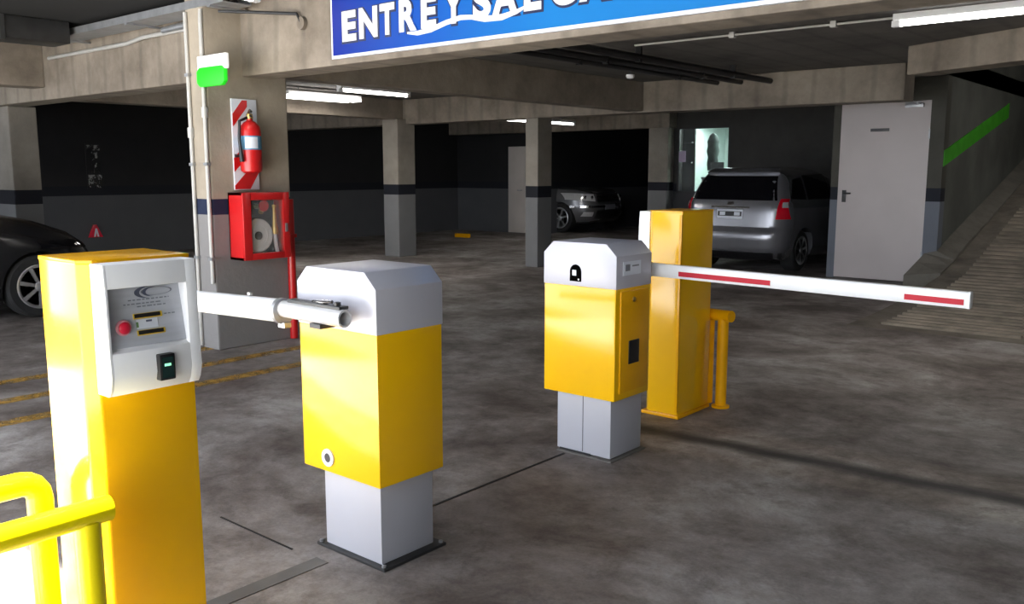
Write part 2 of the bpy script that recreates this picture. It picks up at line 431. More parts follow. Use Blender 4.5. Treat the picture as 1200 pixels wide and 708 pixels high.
# wall with the white door, its return, and the ramp side wall with the green band
DX0, DX1, DZ = -4.46, -3.335, 2.33
mb = MB(); mb.box(-4.56, DX0, 12.1, 12.3, 0, 2.7); mb.box(DX1, -3.16, 12.1, 12.3, 0, 2.7); mb.box(DX0, DX1, 12.1, 12.3, DZ, 2.7)
struct(mb.build('wall_door', M['doorwall'], smooth=False))
struct(MB().box(-4.56, -4.36, 12.3, YB, 0, 2.7).build('wall_return', M['darkwall'], smooth=False))
struct(MB().box(-3.36, -3.16, 10.6, 12.3, 2.62, 4.4).build('wall_ramp', M['rampwall'], smooth=False))
struct(MB().box(-3.36, -3.16, 12.3, 20, 0, 4.4).build('wall_ramp', M['rampwall'], smooth=False))
mb = MB(); mb.hexa([(-3.165, 12.12, 1.50), (-3.150, 12.12, 1.50), (-3.150, 15.5, 2.25), (-3.165, 15.5, 2.25),
                    (-3.165, 12.12, 1.70), (-3.150, 12.12, 1.70), (-3.150, 15.5, 2.47), (-3.165, 15.5, 2.47)])
struct(mb.build('trim_green_band', M['greenband'], smooth=False))
struct(MB().box(-3.16, 5, 20, 20.2, 0, 4.6).build('wall_ramp_end', M['rampwall'], smooth=False))
struct(MB().box(5, 5.2, -9, 20, 0, 4.6).build('wall_right', M['rampwall'], smooth=False))
struct(MB().box(-3.16, 5, 10.4, 10.6, 2.62, 4.6).build('wall_above_ramp', M['slab'], smooth=False))

# floor joints and worn markings
struct(MB().box(-2.665, -2.652, 2.36, 3.56, .0005, .003).build('floor_joint', M['grime'], smooth=False))
struct(MB().box(-2.62, -2.55, .8, 1.95, .0005, .003).build('floor_joint', M['paleconc'], smooth=False))
struct(MB().box(-3.25, -2.75, 1.93, 1.938, .0005, .003).build('floor_joint', M['grime'], smooth=False))
for x in (-6.55, -6.0, -5.47):
    struct(MB().box(x-.065, x+.065, .8, 4.6, .0005, .002).build('floor_marking', M['yline'], smooth=False))
struct(MB().box(-13.6, -13.2, 14.1, 14.2, .0, .09).build('wheel_stop_kerb', M['yellow2'], bevel=.02))

# doors
def door_set(name, x0, x1, z1, y, mat, n):
    d = struct(MB().box(x0, x1, y, y+.045, .015, z1).build(name, mat, bevel=.004))
    return d
d1 = door_set('door_1', DX0, DX1, DZ, 12.10, M['door'], 1)
mb = MB(); mb.box(-4.395, -4.345, 12.085, 12.1, 1.03, 1.19); mb.tube([(-4.37, 12.09, 1.15), (-4.37, 12.05, 1.15), (-4.27, 12.045, 1.15)], .011, 10)
mb.build('door_handle', M['darksteel'], d1, bevel=.003)
mb = MB(); mb.box(-3.64, -3.42, 12.05, 12.1, 2.245, 2.295); mb.tube([(-3.5, 12.045, 2.30), (-3.43, 12.0, 2.305), (-3.62, 11.99, 2.305)], .009, 8)
mb.build('door_closer', M['steel'], d1, bevel=.004)
mb = MB(); mb.box(-4.07, -3.83, 12.094, 12.1, 1.955, 1.995); mb.build('door_plate', M['darksteel'], d1, bevel=.002)
for k in range(2): MB().box(DX1-.012, DX1+.004, 12.085, 12.102, .3+1.55*k, .42+1.55*k).build('hinge', M['steel'], d1)
d2 = door_set('door_2', -13.62, -13.1, 2.0, YB-.045, M['palewood'], 2)
MB().tube([(-13.2, YB-.05, 1.0), (-13.2, YB-.1, 1.0), (-13.3, YB-.1, 1.0)], .012, 8).build('door_handle', M['steel'], d2)

# ------------------------------------------------------------------ office behind the window
mb = MB()
mb.box(-9.45, -7.7, 18.6, 18.7, .2, 2.6); mb.box(-9.5, -9.45, YB+.2, 18.6, .2, 2.6); mb.box(-7.75, -7.7, YB+.2, 18.6, .2, 2.6)
struct(mb.build('wall_office', M['officewall'], smooth=False))
w = struct(MB().box(WX0, WX0+.04, YB-.01, YB+.06, WZ0, WZ1).box(WX1-.04, WX1, YB-.01, YB+.06, WZ0, WZ1).box(WX0, WX1, YB-.01, YB+.06, WZ0, WZ0+.04).box(WX0, WX1, YB-.01, YB+.06, WZ1-.03, WZ1)
           .box(-8.82, -8.79, YB, YB+.05, WZ0, WZ1).build('window_1', M['darksteel'], smooth=False))
MB().box(WX0+.03, WX1-.03, YB+.02, YB+.026, WZ0+.03, WZ1-.02).build('pane', M['pane'], w, smooth=False)
t = thing('office_lamp', (-8.6, 17.2, 2.42), 'bright white ceiling lamp inside the lit office window', 'lamp')
MB().box(-9.2, -7.9, 17.05, 17.4, 2.43, 2.50).build('housing', M['white'], t)
MB().box(-9.17, -7.93, 17.08, 17.37, 2.40, 2.43).build('diffuser', M['officelamp'], t)
t = thing('office_cabinet', (-8.55, 17.9, .2), 'tall white cabinet standing inside the lit office', 'cabinet')
MB().box(-8.75, -8.38, 17.7, 18.2, .2, 2.2).build('cabinet_body', M['white'], t, bevel=.01)
mb = MB(); mb.tube([(-8.42, 17.68, 1.2), (-8.42, 17.68, 1.5)], .01, 8); mb.build('handle', M['steel'], t)
mb = MB()
for k in range(9): mb.box(-8.36+.05*k, -8.325+.05*k, 17.5+.02*(k % 2), 17.56+.02*(k % 2), 1.35, 2.2)
tag(mb.build('office_curtain', M['officegreen']), 'pale green pleated curtain on the right inside the lit office', 'curtain')
t = thing('coat_rack', (-8.93, 17.0, .2), 'dark coat rack seen through the lit office window', 'coat rack')
MB().tube([(-8.93, 17.0, .2), (-8.93, 17.0, 2.2)], .02, 8).build('pole', M['darksteel'], t)
mb = MB(); mb.lathe([(.02, 2.22), (.07, 2.18), (.12, 2.05), (.11, 1.95), (.13, 1.85), (.10, 1.72), (.12, 1.6), (.10, 1.45)], (-8.9, 16.98, 0), n=14)
M['coat'] = pbr('dark_green_cloth', (.012, .03, .025), .9, 0, .4, 12)
mb.build('coat', M['coat'], t)
M['officebox'] = pbr('dark_box', (.02, .025, .03), .6)
t = thing('office_desk', (-8.3, 16.7, .2), 'dark desk with its back panel under the office window', 'desk')
MB().box(-8.9, -7.85, 16.5, 16.9, 1.28, 1.32).build('desk_top', M['officebox'], t)
MB().box(-8.88, -7.87, 16.5, 16.53, .2, 1.28).build('back_panel', M['officebox'], t)
t = thing('office_shelf', (-9.2, 16.45, .2), 'dark shelf unit at the left edge of the lit office window', 'shelf')
MB().box(-9.36, -9.02, 16.44, 16.47, .2, 2.36).build('back_panel', M['officebox'], t)
for z in (.6, 1.1, 1.6, 2.0): MB().box(-9.36, -9.02, 16.3, 16.44, z, z+.03).build('shelf_board', M['officebox'], t)
t = thing('office_monitor', (-8.55, 16.7, 1.32), 'dark monitor on the desk inside the lit office window', 'monitor')
MB().box(-8.80, -8.50, 16.68, 16.71, 1.40, 1.62).build('screen', M['officebox'], t, bevel=.005)
MB().box(-8.67, -8.63, 16.66, 16.73, 1.32, 1.42).build('stand', M['officebox'], t)
tag(MB().box(-9.13, -8.98, YB-.016, YB-.006, 1.62, 1.84).build('paper_notice', M['lilac'], smooth=False), 'small lilac paper notice taped on the left of the office window', 'notice')

# ------------------------------------------------------------------ lamps
def tube_lamp(loc, length, axis, label, mat='tube', width=.09, tubes=1, group='fluorescent ceiling lamps', ceil=2.62):
    t = thing('fluorescent_lamp', loc, label, 'lamp', group)
    x, y, z = loc; h = length/2
    def B(l, wd, z0, z1):
        return (x-l, x+l, y-wd, y+wd, z0, z1) if axis == 'x' else (x-wd, x+wd, y-l, y+l, z0, z1)
    MB().box(*B(h, width/2, z, z+.05)).build('housing', M['white'], t, bevel=.006)
    for k in range(tubes):
        o = (k - (tubes-1)/2) * width*.55
        p0, p1 = ((x-h+.03, y+o, z-.022), (x+h-.03, y+o, z-.022)) if axis == 'x' else ((x+o, y-h+.03, z-.022), (x+o, y+h-.03, z-.022))
        MB().tube([p0, p1], .02, 10).build('tube', M[mat], t)
    for s in (-1, 1):
        c = (x+s*(h-.02), y) if axis == 'x' else (x, y+s*(h-.02))
        MB().box(c[0]-.03, c[0]+.03, c[1]-.03, c[1]+.03, z-.045, z).build('tube_holder', M['white'], t)
    if z < ceil-.08:
        for s in (-1, 1):
            c = (x+s*h*.6, y) if axis == 'x' else (x, y+s*h*.6)
            MB().tube([(c[0], c[1], z+.05), (c[0], c[1], ceil)], .006, 6).build('hanger', M['steel'], t)
    return t
tube_lamp((-1.62, 7.19, 2.57), 1.34, 'x', 'long fluorescent lamp on the ceiling at the upper right, above the ramp mouth')
tube_lamp((-10.55, 8.2, 2.50), 1.3, 'y', 'wide twin tube fluorescent lamp beside the pillar, nearest of the left pair', width=.26, tubes=3)
tube_lamp((-9.43, 8.25, 2.52), 1.25, 'y', 'slim fluorescent lamp just right of the wide twin tube lamp')
tube_lamp((-11.1, 13.95, 2.42), 2.3, 'y', 'far fluorescent lamp half hidden behind the middle column', 'tubefar')
tube_lamp((.2, 13.2, 4.33), 1.3, 'x', 'added fluorescent lamp, out of view high above the ramp, lighting its upper part', ceil=4.4)  # unseen lamp assumed up the ramp, added to brighten it and its wall
tube_lamp((-5.72, 3.44, 2.70), .92, 'y', 'fluorescent lamp cut off by the top edge, left of the blue sign', ceil=2.80)

# ------------------------------------------------------------------ pipes, trays, small ceiling things
def ceiling_pipe(x, y0, y1, z, r, lab):
    t = thing('ceiling_pipe', (x, y0, z), lab, 'pipe', 'black pipes under the ceiling')
    MB().tube([(x, y0, z), (x, y1, z)], r, 10).build('pipe', M['black'], t)
    for k in range(3):
        yy = y0 + (y1-y0)*(k+.5)/3
        MB().box(x-.03, x+.03, yy-.015, yy+.015, z-r-.01, 2.62).build('clip', M['black'], t)
ceiling_pipe(-4.72, 4.5, 10.4, 2.52, .035, 'black ceiling pipe running away from the sign, rightmost of three')
ceiling_pipe(-5.10, 4.5, 10.4, 2.53, .03, 'black ceiling pipe between two others behind the sign')
ceiling_pipe(-5.42, 4.5, 10.4, 2.54, .028, 'black ceiling pipe running away from the sign, leftmost of three')
t = thing('ceiling_conduit', (-2.3, 7.19, 2.58), 'thin pale conduit leading to the long lamp at the upper right', 'conduit')
MB().tube([(-4.6, 7.19, 2.595), (-2.28, 7.19, 2.595)], .010, 8).build('conduit_tube', M['conduit'], t)
for x in (-3.62, -2.75): MB().box(x-.025, x+.025, 7.165, 7.215, 2.57, 2.62).build('junction_box', M['conduit'], t, bevel=.004)
t = thing('motion_sensor', (-5.45, 8.44, 2.45), 'small white round sensor under the ceiling right of the middle column', 'sensor')
MB().lathe([(0, -.03), (.04, -.02), (.05, .0), (.045, .02)], (-5.45, 8.44, 2.47), n=16).build('sensor_head', M['white'], t)
MB().tube([(-5.45, 8.44, 2.48), (-5.45, 8.44, 2.62)], .015, 8).build('stem', M['darksteel'], t)

t = thing('cable_tray', (-8, 3.98, 2.66), 'galvanised cable tray running along the concrete beam on the left', 'cable tray')
MB().prism([(3.86, 2.70), (3.86, 2.76), (3.868, 2.76), (3.868, 2.708), (4.10, 2.708), (4.10, 2.76), (4.108, 2.76), (4.108, 2.70)], 'x', -9.35, -6.1).build('tray', M['steel'], t, smooth=False)
for y, z, r in ((3.92, 2.725, .014), (3.97, 2.722, .012), (4.03, 2.728, .016)):
    pts = [(-9.3+.26*k, y+.012*math.sin(k*1.7+y*9), z+.006*math.sin(k*2.3)) for k in range(13)]
    MB().tube(pts, r, 8).build('cable', M['black'], t)
for x in (-9.0, -7.6, -6.3): MB().prism([(3.86, 2.70), (4.199, 2.70), (4.199, 2.685), (3.86, 2.685)], 'x', x-.02, x+.02).build('tray_bracket', M['steel'], t)
t = thing('wall_conduit', (-8, 4.17, 2.6), 'pale conduit pipe fixed along the top of the left concrete beam', 'conduit')
MB().tube([(-9.9, 4.175, 2.615), (-8.2, 4.175, 2.615), (-7.9, 4.165, 2.64), (-6.7, 4.165, 2.64)], .018, 10).build('conduit_tube', M['conduit'], t)
MB().tube([(-7.5, 4.15, 2.66), (-7.2, 4.14, 2.665), (-6.95, 4.14, 2.665)], .028, 10).build('coupling', M['steel'], t)
# dark ducts in the shadow above the tray
for i, (x, w_) in enumerate(((-11.4, .5), (-8.7, .35))):
    t = thing('air_duct', (x, 2.5, 2.9), ('wide dark sheet metal duct under the ceiling at the upper left corner', 'narrower dark duct under the ceiling above the cable tray')[i], 'duct', 'dark ceiling ducts')
    MB().box(x-w_/2, x+w_/2, .6, 3.8, 2.60, 2.797).build('duct', M['darksteel'], t, bevel=.01)
    for k in range(3): MB().box(x-w_/2-.015, x+w_/2+.015, 1.2+k, 1.24+k, 2.585, 2.797).build('flange', M['darksteel'], t)
t = thing('black_pipe', (-5.9, 3.7, 2.75), 'short black pipe from the ceiling down to the beam near the blue sign', 'pipe')
MB().tube([(-5.62, 3.95, 2.77), (-5.35, 4.05, 2.745), (-5.25, 4.199, 2.735)], .022, 10).build('pipe', M['black'], t)
t = thing('thin_conduit', (-5.9, 3.9, 2.65), 'thin grey conduit with a round box on the beam left of the blue sign', 'conduit')
MB().tube([(-6.3, 3.95, 2.665), (-5.62, 4.17, 2.60), (-5.58, 4.185, 2.52)], .012, 8).build('conduit_tube', M['darksteel'], t)
MB().lathe([(.045, -.03), (.05, 0)], (-5.58, 4.2, 2.53), 'y', 16).build('round_box', M['concrete'], t)

t = thing('spot_lamp', (-9.25, 3.6, 2.66), 'small bright round lamp under the dark ceiling at the upper left', 'lamp')
MB().lathe([(.02, 2.80), (.05, 2.78), (.06, 2.70), (.055, 2.695)], (-9.25, 3.6, 0), n=18).build('housing', M['darksteel'], t)
MB().lathe([(0, 2.67), (.03, 2.675), (.05, 2.69), (.05, 2.70)], (-9.25, 3.6, 0), n=18).build('bulb', M['tubefar'], t)
# conduits on the front pillar
for i, (x, y, z0, z1) in enumerate(((-6.63, 3.855, .02, 2.68), (-6.41, 3.852, .55, 2.68))):
    t = thing('pillar_conduit', (x, y, z0), ('pale vertical conduit on the left edge of the pillar', 'pale vertical conduit on the front corner of the pillar under the exit sign')[i], 'conduit', 'conduits on the pillar')
    pts = [(x, y, z0), (x, y, z1)] if i == 0 else [(x, y, z0), (x, y, z1-.1), (x, y+.005, z1)]
    MB().tube(pts, .016, 10).build('conduit_tube', M['conduit'], t)
    for z in (.75, 1.5, 2.2): MB().box(x-.025, x+.025, y-.018, y+.016, z-.012, z+.012).build('clip', M['steel'], t)
    MB().lathe([(.026, -.04), (.026, .04)], (x, y, (1.75, 1.9)[i]), n=12).build('coupling', M['conduit'], t)

# ------------------------------------------------------------------ exit sign on the pillar
t = thing('exit_sign', (-6.25, 3.83, 2.2), 'small white box lamp with a glowing green lower half on the pillar', 'exit sign')
MB().box(-6.45, -6.05, 3.83, 3.86, 2.21, 2.325).build('housing', M['white'], t, bevel=.008)
MB().prism([(-6.44+.04, 2.09), (-6.06-.04, 2.09), (-6.06, 2.12), (-6.06, 2.205), (-6.10, 2.235), (-6.40, 2.235), (-6.44, 2.205), (-6.44, 2.12)], 'y', 3.815, 3.85).build('green_diffuser', M['exitgreen'], t, bevel=.006)
MB().box(-6.42, -6.38, 3.84, 3.875, 2.22, 2.30).build('bracket', M['steel'], t)

# ------------------------------------------------------------------ fire equipment on the pillar (its face looks to +X)
PX = -6.40
t = thing('backing_board', (PX+.01, 4.2, 1.3), 'white board with diagonal red stripes behind the fire extinguisher', 'board')
BY0, BY1, BZ0, BZ1 = 4.075, 4.305, 1.295, 2.02
MB().box(PX, PX+.018, BY0, BY1, BZ0, BZ1).build('board', M['label'], t, bevel=.002)
k = 0
for zc in (1.28, 1.50, 1.94):
    poly = [(BY0, zc-.06), (BY1, zc+.16), (BY1, zc+.27), (BY0, zc+.05)]
    cl = [(y, min(max(z, BZ0+.005), BZ1-.005)) for y, z in poly]
    if zc == 1.94: cl = [(BY0+.005, 1.80), (4.215, 1.96), (4.215, 2.01), (4.17, 2.01), (BY0+.005, 1.90)]
    if zc == 1.28: cl = [(BY0, BZ0+.005), (BY0+.14, BZ0+.005), (BY1, 1.44), (BY1, 1.55), (BY0, 1.33)]
    mb = MB(); mb.prism(cl, 'x', PX+.0175, PX+.0205); mb.build('red_stripe', M['red'], t, smooth=False)
t = thing('fire_extinguisher', (PX+.1, 4.21, 1.4), 'red fire extinguisher hung on the red and white striped board', 'fire extinguisher')
cx_, cy_ = PX+.115, 4.172
MB().lathe([(0, 1.43), (.06, 1.43), (.082, 1.445), (.085, 1.47), (.085, 1.76), (.075, 1.80), (.045, 1.835), (.025, 1.845), (.025, 1.86)], (cx_, cy_, 0)).build('cylinder', M['red'], t)
MB().lathe([(.0862, 1.615), (.0862, 1.725)], (cx_, cy_, 0)).build('label_band', M['labelblue'], t)
mb = MB()
grid_panel(mb, lambda u, v: ((cx_+.0864*math.cos(-1.1+1.2*u), cy_+.0864*math.sin(-1.1+1.2*u), 1.625+.09*v), (math.cos(-1.1+1.2*u), math.sin(-1.1+1.2*u), 0)), 8, 1, .0012)
mb.build('label_panel', M['label'], t)
MB().lathe([(.022, 1.855), (.028, 1.87), (.022, 1.90), (.012, 1.905)], (cx_, cy_, 0)).build('valve', M['gold'], t)
mb = MB(); mb.tube([(cx_-.02, cy_, 1.90), (cx_+.05, cy_-.03, 1.925), (cx_+.10, cy_-.05, 1.91)], .010, 8); mb.tube([(cx_, cy_, 1.885), (cx_+.09, cy_-.045, 1.875)], .008, 8); mb.build('handle', M['darksteel'], t)
MB().tube([(cx_, cy_-.02, 1.87), (cx_+.01, cy_-.10, 1.84), (cx_+.02, cy_-.115, 1.7), (cx_+.03, cy_-.105, 1.52)], [.012, .012, .012, .018], 10).build('hose', M['black'], t)
MB().box(PX+.02, PX+.04, cy_-.09, cy_+.09, 1.555, 1.58).build('wall_bracket', M['darksteel'], t)

# hose cabinet
t = thing('hose_cabinet', (PX+.1, 4.33, .71), 'open fronted red fire hose cabinet on the pillar below the extinguisher', 'fire hose cabinet')
CX0, CX1, CY0, CY1, CZ0, CZ1 = PX, PX+.19, 4.015, 4.455, .735, 1.275
mb = MB(); th = .02
mb.box(CX0, CX0+.012, CY0, CY1, CZ0, CZ1); mb.box(CX0, CX1, CY0, CY0+th, CZ0, CZ1); mb.box(CX0, CX1, CY1-th, CY1, CZ0, CZ1)
mb.box(CX0, CX1, CY0, CY1, CZ0, CZ0+th); mb.box(CX0, CX1, CY0, CY1, CZ1-th, CZ1); mb.build('case', M['red'], t)
mb = MB(); a, b_, c, d = CY0, CY1, CZ0, CZ1
fw = .075
for q in ((a, a+fw, c, d), (b_-fw*.8, b_, c, d), (a+fw, b_-fw*.8, c, c+fw*.7), (a+fw, b_-fw*.8, d-fw*.8, d)):
    mb.box(CX1, CX1+.018, q[0], q[1], q[2], q[3])
dr = mb.build('door_frame', M['red'], t, bevel=.004)
MB().box(CX1+.004, CX1+.008, a+fw-.01, b_-fw*.8+.01, c+.05, d-.06).build('door_pane', M['pane'], dr, smooth=False)
MB().box(CX1+.018, CX1+.03, b_-.05, b_-.03, .95, 1.02).build('latch', M['steel'], dr)
MB().box(CX0+.012, CX0+.016, CY0+.02, CY1-.02, CZ0+.02, CZ1-.02).build('back_lining', M['black'], t, smooth=False)
t = thing('hose_reel', (PX+.1, 4.2, .9), 'rolled white canvas hose inside the red cabinet', 'fire hose')
mb = MB(); pts = []
for k in range(120):
    a = k*.28; r = .022 + .0048*k*.28
    pts.append((r, a))
mb.lathe([(.03, -.05), (.135, -.05), (.14, -.045), (.14, .045), (.135, .05), (.03, .05)], (PX+.10, 4.185, .925), 'x', 32)
r_ = mb.build('rolled_hose', M['hose'], t)
for rr in (.06, .09, .12): MB().lathe([(rr-.004, .045), (rr-.004, .053), (rr+.004, .053), (rr+.004, .045)], (PX+.10, 4.185, .925), 'x', 28).build('coil_edge', M['hose'], r_)
MB().lathe([(.03, -.055), (.034, -.055), (.034, .06), (.012, .065)], (PX+.10, 4.185, .925), 'x', 18).build('hub', M['darksteel'], t)
t = thing('hose_nozzle', (PX+.1, 4.37, .95), 'brass hose nozzle standing beside the rolled hose in the cabinet', 'nozzle')
MB().lathe([(.03, .93), (.032, .97), (.022, 1.0), (.017, 1.08), (.013, 1.14), (.018, 1.15), (.018, 1.17)], (PX+.12, 4.365, 0), n=16).build('nozzle_body', M['gold'], t)
MB().tube([(PX+.12, 4.365, .94), (PX+.12, 4.37, .86), (PX+.11, 4.385, .80), (PX+.10, 4.40, .77)], .018, 10).build('hose_tail', M['hose'], t)
t = thing('hydrant_valve', (PX+.1, 4.25, 1.13), 'brass valve with red handwheel at the top inside the hose cabinet', 'valve')
MB().tube([(PX+.03, 4.25, 1.16), (PX+.11, 4.25, 1.15), (PX+.13, 4.23, 1.11)], .022, 10).build('valve_body', M['gold'], t)
MB().lathe([(.02, -.006), (.045, -.006), (.045, .006), (.02, .006)], (PX+.145, 4.25, 1.165), 'x', 16).build('handwheel', M['red'], t)
t = thing('hydrant_pipe', (PX+.045, 4.575, 0), 'red vertical water pipe on the right edge of the pillar', 'pipe')
MB().tube([(PX+.045, 4.575, .01), (PX+.045, 4.575, 1.21)], .034, 12).build('pipe', M['red'], t)
for z in (.3, .9): MB().box(PX, PX+.082, 4.538, 4.612, z-.015, z+.015).build('clamp', M['red'], t)

# ------------------------------------------------------------------ blue sign on the main beam
t = thing('overhead_sign', (-3.2, 4.18, 2.25), 'long blue overhead sign with white capital letters on the concrete beam', 'sign')
MB().box(-5.225, -1.0, 4.170, 4.20, 2.24, 2.82).build('border', M['label'], t, bevel=.003)
MB().box(-5.200, -1.02, 4.163, 4.172, 2.262, 2.80).build('blue_face', M['signblue'], t, smooth=False)
letters = [('E', -5.088, -4.938), ('N', -4.905, -4.715), ('T', -4.69, -4.545), ('R', -4.50, -4.335), ('E', -4.292, -4.155), ('Y', -4.085, -3.915),
           ('S', -3.835, -3.69), ('A', -3.68, -3.475), ('L', -3.43, -3.30), ('G', -3.235, -3.06), ('A', -3.03, -2.83), ('D', -2.76, -2.60)]
M['signwhite'] = pbr('sign_white', (.74, .76, .80), .4, 0, .02, 4)
M['signdark'] = pbr('sign_outline', (.004, .01, .06), .4, 0, .02, 4)
def text_mesh(ch, offset):
    cu = bpy.data.curves.new('tmp', 'FONT'); cu.body = ch; cu.extrude = .5; cu.offset = offset; cu.fill_mode = 'BOTH'
    o = bpy.data.objects.new('tmp', cu); COL.objects.link(o)
    dg = bpy.context.evaluated_depsgraph_get(); dg.update()
    me = bpy.data.meshes.new_from_object(o.evaluated_get(dg)); bpy.data.objects.remove(o); bpy.data.curves.remove(cu)
    return me
def glyph(ch, x0, x1, z0, z1, y):
    ms = [text_mesh(ch, .045), text_mesh(ch, .088)]
    xs = [v.co.x for v in ms[0].vertices]; ys = [v.co.y for v in ms[0].vertices]
    ax, bx, ay, by = min(xs), max(xs), min(ys), max(ys); off = WL[t.name]
    for me, name, mat, depth, sh in ((ms[0], 'letter', M['signwhite'], .006, 0), (ms[1], 'letter_outline', M['signdark'], .003, .004)):
        for v in me.vertices:
            v.co = Vector((x0+(v.co.x-ax)/(bx-ax)*(x1-x0)+sh, y - (0 if v.co.z < 0 else depth), z0+(v.co.y-ay)/(by-ay)*(z1-z0)-sh)) - off
        me.name = name; me.materials.clear(); me.materials.append(mat)
        for p in me.polygons: p.material_index = 0
        o = bpy.data.objects.new(name, me); COL.objects.link(o); o.parent = t; WL[o.name] = off
for ch, x0, x1 in letters:
    zb = 2.347 + (x0+5.088)*.0145
    glyph(ch, x0, x1, zb, zb+.205, 4.164)
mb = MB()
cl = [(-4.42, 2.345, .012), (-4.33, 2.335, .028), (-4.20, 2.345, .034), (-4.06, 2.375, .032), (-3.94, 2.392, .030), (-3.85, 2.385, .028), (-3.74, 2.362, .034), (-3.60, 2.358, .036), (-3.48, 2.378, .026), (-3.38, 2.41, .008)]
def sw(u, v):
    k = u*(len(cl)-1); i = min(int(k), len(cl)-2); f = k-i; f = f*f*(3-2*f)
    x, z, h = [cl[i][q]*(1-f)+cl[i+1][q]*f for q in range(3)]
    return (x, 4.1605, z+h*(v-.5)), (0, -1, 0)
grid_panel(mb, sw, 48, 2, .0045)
mb.build('glare_swoosh', M['signwhite'], t)  # wavy glare on the sign, built as a flat white shape

# ------------------------------------------------------------------ ticket machines
def ticket_machine(ox, oy, s, label):
    """s=+1: hood faces +X; s=-1: hood faces -X. ox = cabinet face with the hood, oy = near side."""
    t = thing('ticket_machine', (ox - s*.13, oy+.15, 0), label, 'ticket machine', 'parking ticket machines')
    X = lambda v: ox + s*v
    W, D, HT = (.30, .255, 1.215) if s > 0 else (.37, .23, 1.215)
    c = .03
    MB().prism([(X(-D), oy), (X(-c), oy), (X(0), oy+c), (X(0), oy+W), (X(-D), oy+W)], 'z', .02, HT).build('cabinet', M['yellow'], t, bevel=.006)
    MB().box(min(X(-D-.01), X(.012)), max(X(-D-.01), X(.012)), oy-.01, oy+W+.01, 0, .02).build('base_plate', M['yellow2'], t, bevel=.004)
    # lid with a slight overhang
    MB().prism([(X(-D-.001), oy-.001), (X(-c+.001), oy-.001), (X(.001), oy+c), (X(.001), oy+W+.001), (X(-D-.001), oy+W+.001)], 'z', HT-.006, HT+.006).build('lid', M['yellow2'], t, bevel=.003)
    # moulded hood: cheeks, brow, chin
    hy0, hy1 = oy+.022, oy+W-.022
    P0 = .055
    top, bot = 1.213, .868
    hd = MB()
    def bx(x0, x1, y0, y1, z0, z1): hd.box(min(X(x0), X(x1)), max(X(x0), X(x1)), y0, y1, z0, z1)
    prof = [(0, top), (.070, top), (.074, 1.150), (.030, 1.148), (.060, .990), (.078, .982), (.082, .92), (.072, .885), (.06, bot), (0, bot)]
    hd.prism([(X(a), z) for a, z in prof], 'y', hy0+.008, hy1-.03)
    side = [(0, top), (.070, top), (.074, 1.150), (.078, .982), (.082, .92), (.072, .885), (.06, bot), (0, bot)]
    hd.prism([(X(a), z) for a, z in side], 'y', hy0, hy0+.009)
    hd.prism([(X(a), z) for a, z in side], 'y', hy1-.032, hy1)
    hd.build('hood', M['white'], t, bevel=.003)
    # sloped front plate
    def pl(y, z, d=0.):      # point on the sloped plate
        f = (1.148-z)/(1.148-.990)
        return (X(.031+.030*f+d), y, z)
    def plate(name, y0, y1, z0, z1, d0, d1, mat, par, bev=0):
        mb = MB(); mb.hexa([pl(y0, z0, d0), pl(y1, z0, d0), pl(y1, z0, d1), pl(y0, z0, d1), pl(y0, z1, d0), pl(y1, z1, d0), pl(y1, z1, d1), pl(y0, z1, d1)])
        return mb.build(name, mat, par, bevel=bev)
    fp = plate('front_panel', hy0+.010, hy1-.033, .992, 1.146, -.004, .002, M['panel'], t)
    yc = (hy0+hy1)/2
    plate('ticket_slot_frame', yc-.045, yc+.035, 1.062, 1.076, .001, .004, M['slotyellow'], fp); plate('ticket_slot', yc-.042, yc+.030, 1.065, 1.075, .003, .005, M['black'], fp)
    plate('card_slot_frame', yc-.040, yc+.038, 1.018, 1.032, .001, .004, M['slotyellow'], fp); plate('card_slot', yc-.037, yc+.033, 1.021, 1.031, .003, .005, M['black'], fp)
    cd = plate('card_label', yc-.038, yc+.020, 1.036, 1.060, .001, .0035, M['label'], fp)
    plate('card_label_mark', yc-.040, yc-.034, 1.040, 1.054, .003, .0045, M['officegreen'], cd)
    plate('card_label_text', yc-.012, yc+.004, 1.052, 1.057, .003, .0045, M['blue_ink'], cd)
    for z, a, b in ((1.110, -.052, .062), (1.100, -.066, .038), (1.092, -.03, .05), (1.066, .042, .075)):
        yy = yc+a
        while yy < yc+b:
            ln = random.uniform(.006, .014); plate('printed_line', yy, min(yy+ln, yc+b), z, z+.003, .001, .0027, M['greyink'], fp); yy += ln+.004
    # crescent emblem
    for r, wd, off in ((.030, .0055, 0), (.024, .004, .012)):
        mb = MB()
        def arc(u, v):
            a = PI*.45 + u*PI*1.0; rr = r + (v-.5)*wd*math.sin(u*PI)*2
            y = yc+.012+off+1.25*rr*math.cos(a); z = 1.129+.52*rr*math.sin(a)
            return pl(y, z, .002), (s, 0, .2)
        grid_panel(mb, arc, 18, 1, .0015); mb.build('emblem_arc', M['blue_ink'], fp)
    mb = MB()
    def arc2(u, v):
        a = u*2*PI; rr = .028+(v-.5)*.003
        return pl(yc+.030+1.5*rr*math.cos(a), 1.130+.36*rr*math.sin(a), .002), (s, 0, .2)
    grid_panel(mb, arc2, 30, 1, .0012); mb.build('emblem_ring', M['greyink'], fp)
    # push button
    by, bz = yc-.075, 1.044
    o = Vector(pl(by, bz, 0))
    MB().lathe([(.021, 0), (.021, s*.006), (.017, s*.008)], o, 'x', 24).build('button_ring', M['pinkring'], fp)
    MB().lathe([(.016, s*.006), (.016, s*.012), (.011, s*.016), (0, s*.017)], o, 'x', 24).build('button', M['redbtn'], fp)
    # card reader on the chin
    r = MB().box(min(X(.072), X(.098)), max(X(.072), X(.098)), yc-.004, yc+.040, .895, .966).build('card_reader', M['black'], t, bevel=.004)
    M.setdefault('readerglass', pbr('reader_face', (.01, .03, .028), .15))
